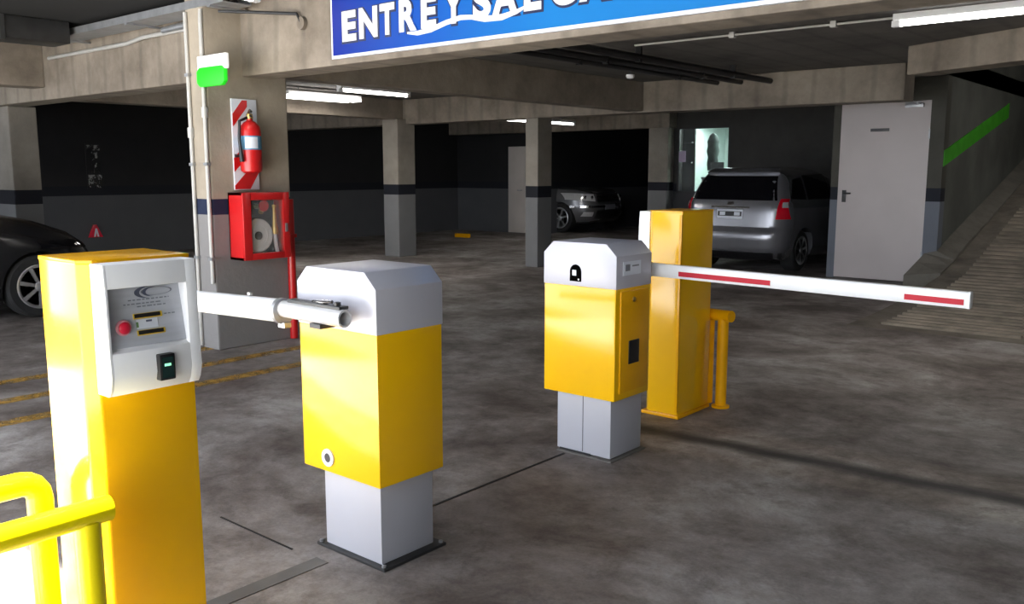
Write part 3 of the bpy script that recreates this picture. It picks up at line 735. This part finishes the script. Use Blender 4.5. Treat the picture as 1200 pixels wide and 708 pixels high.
    MB().box(min(X(.097), X(.0995)), max(X(.097), X(.0995)), yc+.002, yc+.034, .902, .958).build('reader_face', M['readerglass'], r)
    MB().box(min(X(.099), X(.1005)), max(X(.099), X(.1005)), yc+.008, yc+.026, .934, .941).build('indicator', M['ledgreen'], r)
    return t
tm = ticket_machine(-2.30, 1.01, 1, 'yellow ticket machine with white hood and red button, nearest on the left')
tm2 = ticket_machine(-2.765, 4.50, -1, 'yellow ticket machine seen from behind, standing behind the far barrier')
MB().box(-2.548, -2.532, 4.487, 4.502, .04, 1.2).build('corner_strip', M['yellow2'], tm2, bevel=.003)

# ------------------------------------------------------------------ barrier gates
def chamfer_cap(x0, x1, y0, y1, z0, zb, z1, c):
    mb = MB(); mb.prism([(x0, z0), (x1, z0), (x1, zb), (x1-c, z1), (x0+c, z1), (x0, zb)], 'y', y0, y1); return mb
def barrier(x0, x1, y0, y1, px0, px1, py0, py1, label, plate=True):
    t = thing('barrier_gate', ((x0+x1)/2, (y0+y1)/2, 0), label, 'barrier gate', 'barrier gates')
    if plate:
        MB().box(px0-.035, px1+.035, py0-.02, py1+.035, 0, .012).build('base_plate', M['darksteel'], t, bevel=.002)
    else:
        MB().box(px0+.02, px1-.12, py0-.006, py0+.03, 0, .016).build('shim', M['black'], t)
        MB().box(px0+.012, px1+.02, py0-.022, py1+.02, 0, .007).build('mortar_bed', M['paleconc'], t, bevel=.002)
    pd = MB().box(px0, px1, py0, py1, .012, .34).build('pedestal', M['grey'], t, bevel=.004)
    c = MB().box(x0, x1, y0, y1, .325, .884).build('cabinet', M['yellow'], t, bevel=.005)
    chamfer_cap(x0-.003, x1+.003, y0-.003, y1+.003, .882, 1.042, 1.10, .06).build('cap', M['greycap'], t, bevel=.004)
    mb = MB()
    for sx in (px0-.02, px1+.02) if plate else ():
        for sy in (py0-.008, py1+.02): mb = MB(); mb.lathe([(.009, .010), (.009, .020), (.004, .022)], (sx, sy, 0), n=6); mb.build('anchor_bolt', M['steel'], t)
    return t, c
b1, c1 = barrier(-2.757, -2.317, 2.01, 2.33, -2.685, -2.362, 2.05, 2.315, 'yellow barrier gate with silver cap at centre, its arm reaching left')
MB().lathe([(0, .002), (.034, .002), (.034, -.006), (.018, -.006), (.018, -.003), (0, -.003)], (-2.606, 2.01, .382), 'y', 26).build('lock_ring', M['label'], c1)
MB().lathe([(0, .002), (.0175, .002), (.0175, -.0055), (.010, -.0056), (0, -.0045)], (-2.606, 2.01, .382), 'y', 20).build('lock_core', M['darksteel'], c1)
# near arm: inner aluminium tube clamped to the drive, fatter white boom sliding over it
AZ, AY = .945, 1.928
def pipe_open(mb, x0, x1, y, z, ro, ri, n=20):
    rings = []
    for x, r in ((x0, ri), (x0, ro), (x1, ro), (x1, ri)):
        rings.append([mb.bm.verts.new((x, y+r*math.cos(2*PI*k/n), z+r*math.sin(2*PI*k/n))) for k in range(n)])
    for a, b in zip(rings, rings[1:]+rings[:1]):
        for k in range(n): mb.bm.faces.new((a[k], a[(k+1) % n], b[(k+1) % n], b[k]))
mb = MB(); pipe_open(mb, -2.80, -2.385, AY, AZ, .031, .024); arm1 = mb.build('boom', M['alu'], b1)
M['boomwhite'] = pbr('boom_white_paint', (.86, .86, .88), .3, 0, .03, 8)
mb = MB(); mb.tube([(-4.3, AY, .885), (-2.74, AY, .937)], [.043, .044], 20); mb.build('boom_sleeve', M['boomwhite'], arm1)
mb = MB(); mb.tube([(-2.755, AY, .936), (-2.735, AY, .937)], .049, 20); mb.box(-2.755, -2.715, AY-.015, AY+.015, .876, .895); mb.build('collar', M['steel'], arm1)
mb = MB(); mb.tube([(-2.95, AY, .978), (-2.95, AY, .988)], .012, 8); mb.build('set_screw', M['steel'], arm1)
mb = MB(); mb.box(-2.70, -2.40, AY-.012, AY+.03, .974, .986); mb.build('clamp_bar', M['darksteel'], arm1, bevel=.003)
for x in (-2.50, -2.43):
    mb = MB(); mb.lathe([(.012, .986), (.012, .998), (.006, 1.0)], (x, AY+.005, 0), n=6); mb.build('clamp_bolt', M['darksteel'], arm1)
mb = MB(); mb.tube([(-2.44, AY-.01, 1.0), (-2.50, AY-.005, .995), (-2.56, AY, .99)], .006, 8); mb.build('clamp_lever', M['chrome'], arm1)
mb = MB(); mb.box(-2.56, -2.50, AY-.02, AY+.05, .897, .914); mb.build('clamp_bracket', M['darksteel'], arm1, bevel=.002)
mb = MB(); mb.lathe([(.035, .0), (.035, -.06), (.025, -.06)], (-2.52, 2.008, .945), 'y', 18); mb.build('drive_shaft', M['steel'], b1)

b2, c2 = barrier(-2.788, -2.352, 3.552, 3.865, -2.735, -2.402, 3.60, 3.885, 'yellow barrier gate with silver cap and small door, its arm reaching right', False)
MB().box(-2.573, -2.570, 3.5985, 3.601, .02, .325).build('seam', M['darksteel'], b2, smooth=False)
# arched opening in the cap
arch = [(-2.625, .905), (-2.555, .905), (-2.555, .955)] + [(-2.59+.035*math.cos(a), .955+.035*math.sin(a)) for a in [PI*k/8 for k in range(1, 8)]] + [(-2.625, .955)]
M['void'] = pbr('dark_opening', (.002, .002, .002), 1, spec=0)
hole = MB().prism(arch, 'y', 3.5475, 3.5495).build('arched_opening', M['void'], b2, smooth=False)
MB().box(-2.609, -2.585, 3.545, 3.548, .934, .962).build('opening_light_patch', M['label'], hole, bevel=.002)
MB().box(-2.574, -2.566, 3.545, 3.548, .912, .920).build('opening_stud', M['steel'], hole)
sl = MB().box(-2.3495, -2.347, 3.605, 3.765, .945, 1.012).build('sticker', M['label'], b2, smooth=False)
MB().box(-2.3475, -2.346, 3.625, 3.665, .966, .998).build('sticker_mark', M['greyink'], sl, smooth=False)
MB().box(-2.3475, -2.346, 3.685, 3.745, .985, .992).build('sticker_line', M['greyink'], sl, smooth=False)
dr = MB().box(-2.353, -2.344, 3.59, 3.84, .36, .868).build('service_door', M['yellow2'], c2, bevel=.004)
MB().box(-2.345, -2.339, 3.66, 3.752, .50, .618).build('vent', M['black'], dr, bevel=.002)
MB().lathe([(.012, 0), (.012, .006), (.006, .008)], (-2.345, 3.70, .822), 'x', 16).build('door_lock', M['gold'], dr)
# far arm
M['armred'] = M['redstrip']
mb = MB(); mb.box(-2.50, -2.425, 3.86, 4.02, .90, .975); mb.build('drive_head', M['black'], b2, bevel=.008)
pr = lambda h: [(3.985-.018, -h), (3.985+.018, -h), (3.985+.026, -h*.5), (3.985+.026, h*.5), (3.985+.018, h), (3.985-.018, h), (3.985-.026, h*.5), (3.985-.026, -h*.5)]
mb = MB(); rows = []
for x, zc, h in ((-2.44, .942, .033), (-.905, .921, .034)):
    rows.append([mb.bm.verts.new((x, y, zc+z)) for y, z in pr(h)])
for k in range(8): mb.bm.faces.new((rows[0][k], rows[0][(k+1) % 8], rows[1][(k+1) % 8], rows[1][k]))
mb.bm.faces.new(rows[0][::-1]); mb.bm.faces.new(rows[1]); arm2 = mb.build('boom', M['whitearm'], b2)
def zc(x): return .942 + (x+2.44)/(1.535)*(-.021)
for x0, x1 in ((-2.245, -1.755), (-1.150, -.915)):
    mb = MB(); mb.hexa([(x0, 3.9565, zc(x0)-.020), (x1, 3.9565, zc(x1)-.020), (x1, 3.9600, zc(x1)-.020), (x0, 3.9600, zc(x0)-.020),
                        (x0, 3.9565, zc(x0)+.004), (x1, 3.9565, zc(x1)+.004), (x1, 3.9600, zc(x1)+.004), (x0, 3.9600, zc(x0)+.004)])
    mb.build('red_strip', M['redstrip'], arm2, smooth=False)
mb = MB(); mb.prism([(y, .921+z) for y, z in pr(.0355)], 'x', -.907, -.893); mb.build('end_cap', M['whitearm'], arm2, bevel=.003)

# ------------------------------------------------------------------ tubular guard rails
def rail(x, y0, y1, z, label, end='elbow'):
    r = .034
    t = thing('guard_rail', (x, (y0+y1)/2, 0), label, 'guard rail', 'yellow tubular guard rails')
    if end == 'elbow':
        pts = [(x, y1, .01), (x, y1, z-.05)] + [(x, y1-.05+.05*math.cos(a), z-.05+.05*math.sin(a)) for a in (PI*.12, PI*.25, PI*.38)] + [(x, y1-.05, z), (x, y0+.05, z)] + \
              [(x, y0+.05-.05*math.cos(a), z-.05+.05*math.sin(a)) for a in (PI*.38, PI*.25, PI*.12)] + [(x, y0, z-.05), (x, y0, .01)]
        MB().tube(pts, r, 16).build('hoop', M['yellowrail'], t)
    else:
        mb = MB(); mb.tube([(x, y0-.06, z), (x, y1+.06, z)], r, 18); mb.build('top_bar', M['yellowrail'], t, bevel=.006, ang=50)
        for y in (y0, y1):
            MB().tube([(x, y, .01), (x, y, z-.02)], r*.95, 16).build('post', M['yellowrail'], t)
    for y in (y0, y1): MB().lathe([(.042, 0), (.042, .012), (.036, .016)], (x, y, 0), n=18).build('foot_flange', M['yellowrail'], t)
    return t
rail(-2.53, .28, .955, .60, 'yellow tubular guard hoop with rounded corner at the lower left edge')
rail(-2.195, .25, .935, .595, 'yellow guard rail with straight overhanging top bar touching the near ticket machine', 'tee')
# far one: two posts and a short cross bar
t = thing('guard_rail', (-2.47, 4.97, 0), 'yellow guard post with short top bar standing behind the far ticket machine', 'guard rail', 'yellow tubular guard rails')
MB().tube([(-2.60, 4.945, .57), (-2.41, 4.905, .575)], .036, 16).build('top_bar', M['yellow2'], t)
MB().tube([(-2.47, 4.917, .01), (-2.47, 4.917, .555)], .034, 16).build('post', M['yellow2'], t)
MB().tube([(-2.575, 4.94, .01), (-2.575, 4.94, .555)], .034, 16).build('post', M['yellow2'], t)
MB().lathe([(.055, 0), (.055, .012), (.036, .016)], (-2.47, 4.917, 0), n=18).build('foot_flange', M['yellow2'], t)

# ------------------------------------------------------------------ far wall marks
t = thing('warning_triangle', (XW+.02, 7.0, .3), 'small red triangular sign with a white mark on the dark left wall', 'sign')
MB().prism([(6.88, .32), (7.13, .32), (7.03, .535), (6.97, .535)], 'x', XW+.004, XW+.03).build('triangle', M['redbtn'], t, bevel=.004)
MB().prism([(6.97, .33), (7.00, .33), (7.015, .41), (7.03, .33), (7.06, .33), (7.03, .47), (7.00, .47)], 'x', XW+.029, XW+.033).build('white_mark', M['label'], t, smooth=False)
t = thing('faded_poster', (XW+.01, 7.05, 1.17), 'tall faded strip of pale marks on the dark left wall', 'poster')
MB().box(XW+.002, XW+.012, 6.93, 7.19, 1.14, 1.90).build('sheet', M['darkwall'], t, smooth=False)
for z0, z1, y0, y1 in ((1.79, 1.88, 6.95, 7.17), (1.62, 1.76, 7.03, 7.13), (1.42, 1.58, 7.0, 7.16), (1.16, 1.38, 6.95, 7.18)):
    MB().box(XW+.012, XW+.015, y0, y1, z0, z1).build('pale_mark', M['wmark'], t, smooth=False)

# ------------------------------------------------------------------ cars
class Car:
    """shell = stack of rounded rings (z, rear x, front x, half width); local x forward, y left, z up"""
    def __init__(s, keys, n=5.): s.k = keys; s.n = n
    def at(s, z):
        k = s.k; z = min(max(z, k[0][0]), k[-1][0])
        for a, b in zip(k, k[1:]):
            if a[0] <= z <= b[0]:
                f = (z-a[0])/(b[0]-a[0]); return [a[i]+(b[i]-a[i])*f for i in (1, 2, 3)]
    def end(s, y, z, front):
        r, f, w = s.at(z); c, h = (r+f)/2, (f-r)/2; q = (1-min(abs(y/w), 1)**s.n)**(1/s.n)
        return c + (h*q if front else -h*q)
    def side(s, x, z):
        r, f, w = s.at(z); c, h = (r+f)/2, (f-r)/2
        return w*(1-min(abs((x-c)/h), 1)**s.n)**(1/s.n)
    def ring(s, z, N=72):
        r, f, w = s.at(z); c, h = (r+f)/2, (f-r)/2; out = []
        for i in range(N):
            a = 2*PI*i/N; ca, sa = math.cos(a), math.sin(a)
            out.append((c+h*math.copysign(abs(ca)**(2/s.n), ca), w*math.copysign(abs(sa)**(2/s.n), sa), z))
        return out
    def shell(s, name, mat, t, wheels, wr):
        mb = MB(); zs = []
        for a, b in zip(s.k, s.k[1:]):
            m = max(1, int((b[0]-a[0])/.035)); zs += [a[0]+(b[0]-a[0])*i/m for i in range(m)]
        zs.append(s.k[-1][0])
        rings = [[mb.bm.verts.new(p) for p in s.ring(z)] for z in zs]
        for a, b in zip(rings, rings[1:]):
            for k in range(72): mb.bm.faces.new((a[k], a[(k+1) % 72], b[(k+1) % 72], b[k]))
        mb.bm.faces.new(rings[0][::-1]); mb.bm.faces.new(rings[-1])
        o = mb.build(name, mat, t, local=True, ang=60)
        cuts = []
        for x, y in wheels:
            cb = MB(); sg = 1 if y > 0 else -1
            cb.lathe([(wr+.035, sg*.55), (wr+.035, sg*1.2)], (x, 0, wr), 'y', 32)
            c = cb.build('cutter', M['black']); cuts.append(c)
            c.parent = t
            md = o.modifiers.new('arch', 'BOOLEAN'); md.operation = 'DIFFERENCE'; md.object = c; md.solver = 'EXACT'
        dg = bpy.context.evaluated_depsgraph_get(); dg.update()
        me = bpy.data.meshes.new_from_object(o.evaluated_get(dg)); o.modifiers.clear(); old = o.data; o.data = me; bpy.data.meshes.remove(old)
        me.name = name
        for p in me.polygons: p.material_index = 0
        me.materials.clear(); me.materials.append(mat)
        me.shade_smooth(); me.set_sharp_from_angle(angle=math.radians(50))
        for c in cuts: bpy.data.objects.remove(c)
        return o
    def end_panel(s, name, corners, front, mat, t, th=.006, nu=10, nv=6):
        """corners (y,z): low-a, low-b, top-b, top-a"""
        mb = MB()
        def f(u, v):
            p = [(1-u)*(1-v)*corners[0][q]+u*(1-v)*corners[1][q]+u*v*corners[2][q]+(1-u)*v*corners[3][q] for q in (0, 1)]
            e = .004; x = s.end(p[0], p[1], front); sg = 1 if front else -1
            dy = (s.end(p[0]+e, p[1], front)-s.end(p[0]-e, p[1], front))/(2*e); dz = (s.end(p[0], p[1]+e, front)-s.end(p[0], p[1]-e, front))/(2*e)
            return (x, p[0], p[1]), Vector((1, -dy, -dz))*sg
        grid_panel(mb, f, nu, nv, th); return mb.build(name, mat, t, local=True, ang=50)
    def side_panel(s, name, corners, left, mat, t, th=.006, nu=8, nv=6):
        mb = MB(); sg = 1 if left else -1
        def f(u, v):
            p = [(1-u)*(1-v)*corners[0][q]+u*(1-v)*corners[1][q]+u*v*corners[2][q]+(1-u)*v*corners[3][q] for q in (0, 1)]
            e = .004; y = s.side(p[0], p[1])
            dx = (s.side(p[0]+e, p[1])-s.side(p[0]-e, p[1]))/(2*e); dz = (s.side(p[0], p[1]+e)-s.side(p[0], p[1]-e))/(2*e)
            return (p[0], sg*y, p[1]), (-dx, sg, -dz)
        grid_panel(mb, f, nu, nv, th); return mb.build(name, mat, t, local=True, ang=50)

def wheel(t, x, y, r, spokes=7, rim='alloy'):
    sg = 1 if y > 0 else -1
    w = MB().lathe([(r*.68, -.10*1), (r*.9, -.11), (r*.98, -.09), (r, -.05), (r, .05), (r*.98, .09), (r*.9, .11), (r*.68, .10)], (x, y-sg*.11, r), 'y', 36).build('wheel', M['rubber'], t, local=True)
    o = y
    MB().lathe([(r*.68, -.0), (r*.70, .004), (r*.66, .006), (r*.62, -.03), (r*.60, -.08), (0, -.085)] if sg > 0 else [(r*.68, 0), (r*.70, -.004), (r*.66, -.006), (r*.62, .03), (r*.60, .08), (0, .085)], (x, o, r), 'y', 36).build('rim', M['darksteel'], w, local=True)
    mb = MB(); mb.lathe([(r*.60, sg*-.02), (r*.70, sg*.006), (r*.66, sg*.010), (r*.60, sg*.0)], (x, o, r), 'y', 36)
    mb.build('rim_lip', M[rim], w, local=True)
    for k in range(spokes):
        a = 2*PI*k/spokes+.2; ca, sa = math.cos(a), math.sin(a)
        def P(rr, off, d): return (x + rr*ca - off*sa, o + sg*d, r + rr*sa + off*ca)
        mb = MB(); mb.hexa([P(r*.10, -r*.06, -.03), P(r*.66, -r*.075, -.03), P(r*.66, r*.075, -.03), P(r*.10, r*.06, -.03), P(r*.10, -r*.05, .002), P(r*.66, -r*.065, .006), P(r*.66, r*.065, .006), P(r*.10, r*.05, .002)])
        mb.build('spoke', M[rim], w, local=True)
    MB().lathe([(r*.16, sg*-.02), (r*.16, sg*.006), (r*.12, sg*.012), (0, sg*.013)], (x, o, r), 'y', 20).build('hub_cap', M[rim], w, local=True)

def side_windows(car, t, sets, mat='carglass'):
    for left in (True, False):
        for c in sets: car.side_panel('side_window', c, left, M[mat], t, .004)
def mirrors(car, t, x, z, mat):
    for sg in (1, -1):
        y = sg*(car.side(x, z)+.09)
        mb = MB(); mb.hexa([(x-.06, y-sg*.1, z-.05), (x+.06, y-sg*.1, z-.04), (x+.04, y+sg*.09, z-.05), (x-.06, y+sg*.09, z-.06), (x-.06, y-sg*.09, z+.06), (x+.03, y-sg*.09, z+.05), (x+.01, y+sg*.08, z+.05), (x-.06, y+sg*.08, z+.06)])
        mb.build('wing_mirror', mat, t, local=True, bevel=.02)

# -- silver hatchback seen from behind
hk = [(.17, -1.78, 1.78, .74), (.22, -1.86, 1.88, .79), (.34, -1.94, 1.94, .835), (.50, -1.965, 1.95, .85), (.60, -1.95, 1.93, .852), (.64, -1.90, 1.91, .852),
      (.80, -1.885, 1.72, .848), (.90, -1.875, 1.40, .838), (.97, -1.86, 1.08, .825), (1.02, -1.84, .98, .80), (1.15, -1.77, .72, .755), (1.30, -1.66, .35, .70),
      (1.40, -1.56, .05, .645), (1.46, -1.44, -.2, .58), (1.49, -1.25, -.4, .50), (1.505, -.95, -.6, .36)]
car = Car(hk, 7.)
t = thing('hatchback_car', (-5.92, 13.76, 0), 'silver hatchback parked with its rear and red tail lamp towards us, beside the white door', 'car', 'parked cars', PI/2)
car.shell('body', M['carsilver'], t, [(1.22, 1), (1.22, -1), (-1.2, 1), (-1.2, -1)], .30)
for x in (1.22, -1.2):
    for y in (.80, -.80): wheel(t, x, y, .30)
car.end_panel('rear_window', [(-.66, 1.03), (.66, 1.03), (.56, 1.37), (-.56, 1.37)], False, M['carglass'], t, .004, 14)
car.end_panel('spoiler', [(-.56, 1.40), (.56, 1.40), (.50, 1.455), (-.50, 1.455)], False, M['carsilver'], t, .035, 12, 3)
car.end_panel('windscreen', [(-.66, 1.02), (.66, 1.02), (.55, 1.40), (-.55, 1.40)], True, M['carglass'], t, .004, 14)
for sg in (1, -1):
    l = car.end_panel('tail_lamp', [(sg*.665, .77), (sg*.80, .77), (sg*.755, 1.05), (sg*.69, 1.05)], False, M['taillight'], t, .016, 8, 6)
    car.end_panel('lamp_lens', [(sg*.725, .93), (sg*.775, .93), (sg*.76, 1.0), (sg*.72, 1.0)], False, M['lampclear'], l, .019, 6, 3)
tg = car.end_panel('tailgate', [(-.60, .655), (.60, .655), (.60, 1.015), (-.60, 1.015)], False, M['carsilver'], t, .010, 14, 8)
pt = car.end_panel('number_plate', [(-.20, .765), (.20, .765), (.20, .895), (-.20, .895)], False, M['label'], t, .018, 4, 2)
car.end_panel('plate_field', [(-.185, .80), (.185, .80), (.185, .868), (-.185, .868)], False, M['black'], pt, .0195, 4, 1)
car.end_panel('plate_smudge', [(-.16, .81), (-.07, .81), (-.07, .86), (-.16, .86)], False, M['label'], pt, .0205, 2, 1)
car.end_panel('plate_smudge', [(.07, .81), (.155, .81), (.155, .86), (.07, .86)], False, M['label'], pt, .0205, 2, 1)
car.end_panel('plate_trim', [(-.30, .915), (.30, .915), (.29, .94), (-.29, .94)], False, M['chrome'], t, .020, 8, 1)
car.end_panel('emblem', [(-.05, .955), (.05, .955), (.045, 1.0), (-.045, 1.0)], False, M['chrome'], t, .018, 3, 2)
car.end_panel('bumper_lip', [(-.70, .19), (.70, .19), (.74, .30), (-.74, .30)], False, M['black'], t, .012, 12, 3)
side_windows(car, t, [[(-.05, 1.03), (.70, 1.03), (.30, 1.36), (-.05, 1.40)], [(-1.0, 1.03), (-.12, 1.03), (-.12, 1.40), (-.95, 1.38)], [(-1.55, 1.05), (-1.08, 1.03), (-1.05, 1.36), (-1.35, 1.32)]])
mirrors(car, t, .62, 1.03, M['carsilver'])

# -- grey pick-up style car showing its front, further back
sk = [(.24, -2.1, 2.05, .76), (.32, -2.2, 2.16, .82), (.48, -2.25, 2.22, .875), (.62, -2.25, 2.22, .89), (.80, -2.22, 2.17, .89), (.92, -2.2, 2.10, .88), (1.0, -2.2, 1.95, .865),
      (1.06, -2.18, 1.45, .84), (1.10, -2.15, 1.02, .82), (1.3, -2.1, .75, .775), (1.5, -2.0, .42, .72), (1.62, -1.85, .15, .67), (1.69, -1.6, -.1, .58), (1.72, -1.3, -.4, .45)]
car = Car(sk, 5.)
t = thing('sport_utility_car', (-14.05, 17.55, 0), 'grey car far back in the dark bay, its headlamps and grille facing right', 'car', 'parked cars', 0)
car.shell('body', M['cargrey'], t, [(1.38, 1), (1.38, -1), (-1.35, 1), (-1.35, -1)], .35)
for x in (1.38, -1.35):
    for y in (.84, -.84): wheel(t, x, y, .35, 6)
for sg in (1, -1):
    l = car.end_panel('headlamp', [(sg*.52, .74), (sg*.855, .78), (sg*.85, .93), (sg*.50, .90)], True, M['lampclear'], t, .014, 8, 4)
    for q in (.58, .70): MB().lathe([(.045, .0), (.05, .02), (.03, .03), (0, .032)], (car.end(sg*q, .83, True), sg*q, .83), 'x', 16).build('projector', M['chrome'], l, local=True)
    car.end_panel('fog_lamp', [(sg*.58, .40), (sg*.74, .40), (sg*.74, .50), (sg*.58, .50)], True, M['lampclear'], t, .010, 4, 3)
g = car.end_panel('grille', [(-.46, .70), (.46, .70), (.44, .92), (-.44, .92)], True, M['black'], t, .008, 8, 4)
for z in (.74, .80, .86): car.end_panel('grille_bar', [(-.44, z), (.44, z), (.44, z+.02), (-.44, z+.02)], True, M['chrome'], g, .016, 8, 1)
car.end_panel('grille_surround', [(-.48, .925), (.48, .925), (.47, .955), (-.47, .955)], True, M['chrome'], t, .016, 8, 1)
car.end_panel('bumper_trim', [(-.84, .60), (.84, .60), (.84, .645), (-.84, .645)], True, M['chrome'], t, .014, 16, 1)
car.end_panel('lower_intake', [(-.52, .36), (.52, .36), (.5, .54), (-.5, .54)], True, M['black'], t, .008, 8, 3)
car.end_panel('number_plate', [(-.20, .55), (.20, .55), (.20, .66), (-.20, .66)], True, M['greyink'], t, .02, 3, 2)
car.end_panel('windscreen', [(-.70, 1.12), (.70, 1.12), (.58, 1.60), (-.58, 1.60)], True, M['carglass'], t, .004, 12)
car.end_panel('rear_window', [(-.66, 1.15), (.66, 1.15), (.58, 1.58), (-.58, 1.58)], False, M['carglass'], t, .004, 12)
side_windows(car, t, [[(-.15, 1.13), (.72, 1.13), (.35, 1.56), (-.15, 1.60)], [(-1.1, 1.13), (-.22, 1.13), (-.22, 1.60), (-1.05, 1.58)]])
mirrors(car, t, .75, 1.12, M['black'])

# -- black car at the left edge, front wheel showing
ck = [(.17, -2.0, 1.80, .76), (.24, -2.1, 1.92, .82), (.38, -2.15, 2.0, .865), (.55, -2.15, 2.0, .875), (.70, -2.13, 1.92, .872), (.80, -2.12, 1.75, .865), (.90, -2.1, 1.42, .85),
      (.97, -2.08, 1.05, .83), (1.02, -2.02, .95, .81), (1.15, -1.85, .72, .765), (1.3, -1.6, .38, .70), (1.39, -1.35, .05, .64), (1.44, -1.1, -.2, .57), (1.46, -.8, -.45, .45)]
sc = lambda z: z if z < .7 else .7+(z-.7)*1.25
ck = [(sc(k[0]),)+k[1:] for k in ck]
car = Car(ck, 5.)
t = thing('saloon_car', (-10.05, 2.34, 0), 'black car cut off by the left edge with one alloy wheel showing', 'car', 'parked cars', PI/2)
car.shell('body', M['carblack'], t, [(1.30, 1), (1.30, -1), (-1.3, 1), (-1.3, -1)], .315)
for x in (1.30, -1.3):
    for y in (.84, -.84): wheel(t, x, y, .315, 7)
car.end_panel('windscreen', [(-.68, 1.11), (.68, 1.11), (.55, 1.52), (-.55, 1.52)], True, M['carglass'], t, .004, 12)
car.end_panel('rear_window', [(-.66, 1.12), (.66, 1.12), (.55, 1.52), (-.55, 1.52)], False, M['carglass'], t, .004, 12)
side_windows(car, t, [[(-.10, 1.11), (.70, 1.11), (.33, 1.48), (-.10, 1.53)], [(-1.1, 1.11), (-.18, 1.11), (-.18, 1.53), (-.9, 1.48)]])
mirrors(car, t, .62, 1.16, M['carblack'])
for sg in (1, -1):
    car.end_panel('headlamp', [(sg*.62, .66), (sg*.84, .68), (sg*.83, .76), (sg*.64, .75)], True, M['carglass'], t, .010, 6, 3)
    car.side_panel('side_repeater', [(1.62, .70), (1.74, .70), (1.74, .735), (1.62, .735)], sg > 0, M['lampclear'], t, .006, 3, 1)
    for x in (.15, -.75): car.side_panel('door_handle', [(x-.09, .97), (x+.09, .97), (x+.09, .995), (x-.09, .995)], sg > 0, M['darksteel'], t, .025, 4, 1)
car.end_panel('grille', [(-.42, .52), (.42, .52), (.46, .68), (-.46, .68)], True, M['darksteel'], t, .008, 8, 2)

# ------------------------------------------------------------------ light
w = bpy.data.worlds.new('daylight'); SC.world = w; w.use_nodes = True
nt = w.node_tree; bg = nt.nodes['Background']
bg.inputs['Color'].default_value = (.86, .92, 1.0, 1); bg.inputs['Strength'].default_value = 4.2
sun = bpy.data.lights.new('sun', 'SUN'); sun.energy = 38; sun.angle = math.radians(2.5); sun.color = (1, .97, .9)
so = bpy.data.objects.new('sun', sun); COL.objects.link(so)
dvec = Vector((.10, .33, -1.0)); so.rotation_euler = dvec.to_track_quat('-Z', 'Y').to_euler(); so.location = (-3, -4, 9)

def lamp_light(name, loc, sx, sy, e, col=(1, .96, .9)):
    l = bpy.data.lights.new(name, 'AREA'); l.shape = 'RECTANGLE'; l.size = sx; l.size_y = sy; l.energy = e; l.color = col
    o = bpy.data.objects.new(name, l); COL.objects.link(o); o.location = loc; return o
lamp_light('tube_light', (-1.62, 7.19, 2.51), 1.2, .06, 18)
lamp_light('tube_light', (-10.5, 8.2, 2.44), .2, 1.2, 20)
lamp_light('tube_light', (-9.43, 8.25, 2.46), .06, 1.2, 13)
lamp_light('tube_light', (-11.1, 14.1, 2.36), .06, 1.5, 10)
lamp_light('tube_light', (-5.72, 3.44, 2.65), .06, .8, 3)
lamp_light('tube_light', (.2, 13.2, 4.27), 1.2, .06, 40)  # light of the added lamp above the ramp
lamp_light('office_light', (-8.6, 17.2, 2.39), 1.2, .28, 30, (.88, 1, .97))

SC.view_settings.view_transform = 'Standard'; SC.view_settings.look = 'None'
SC.view_settings.exposure = .55; SC.view_settings.gamma = 1; SC.view_settings.use_curve_mapping = False
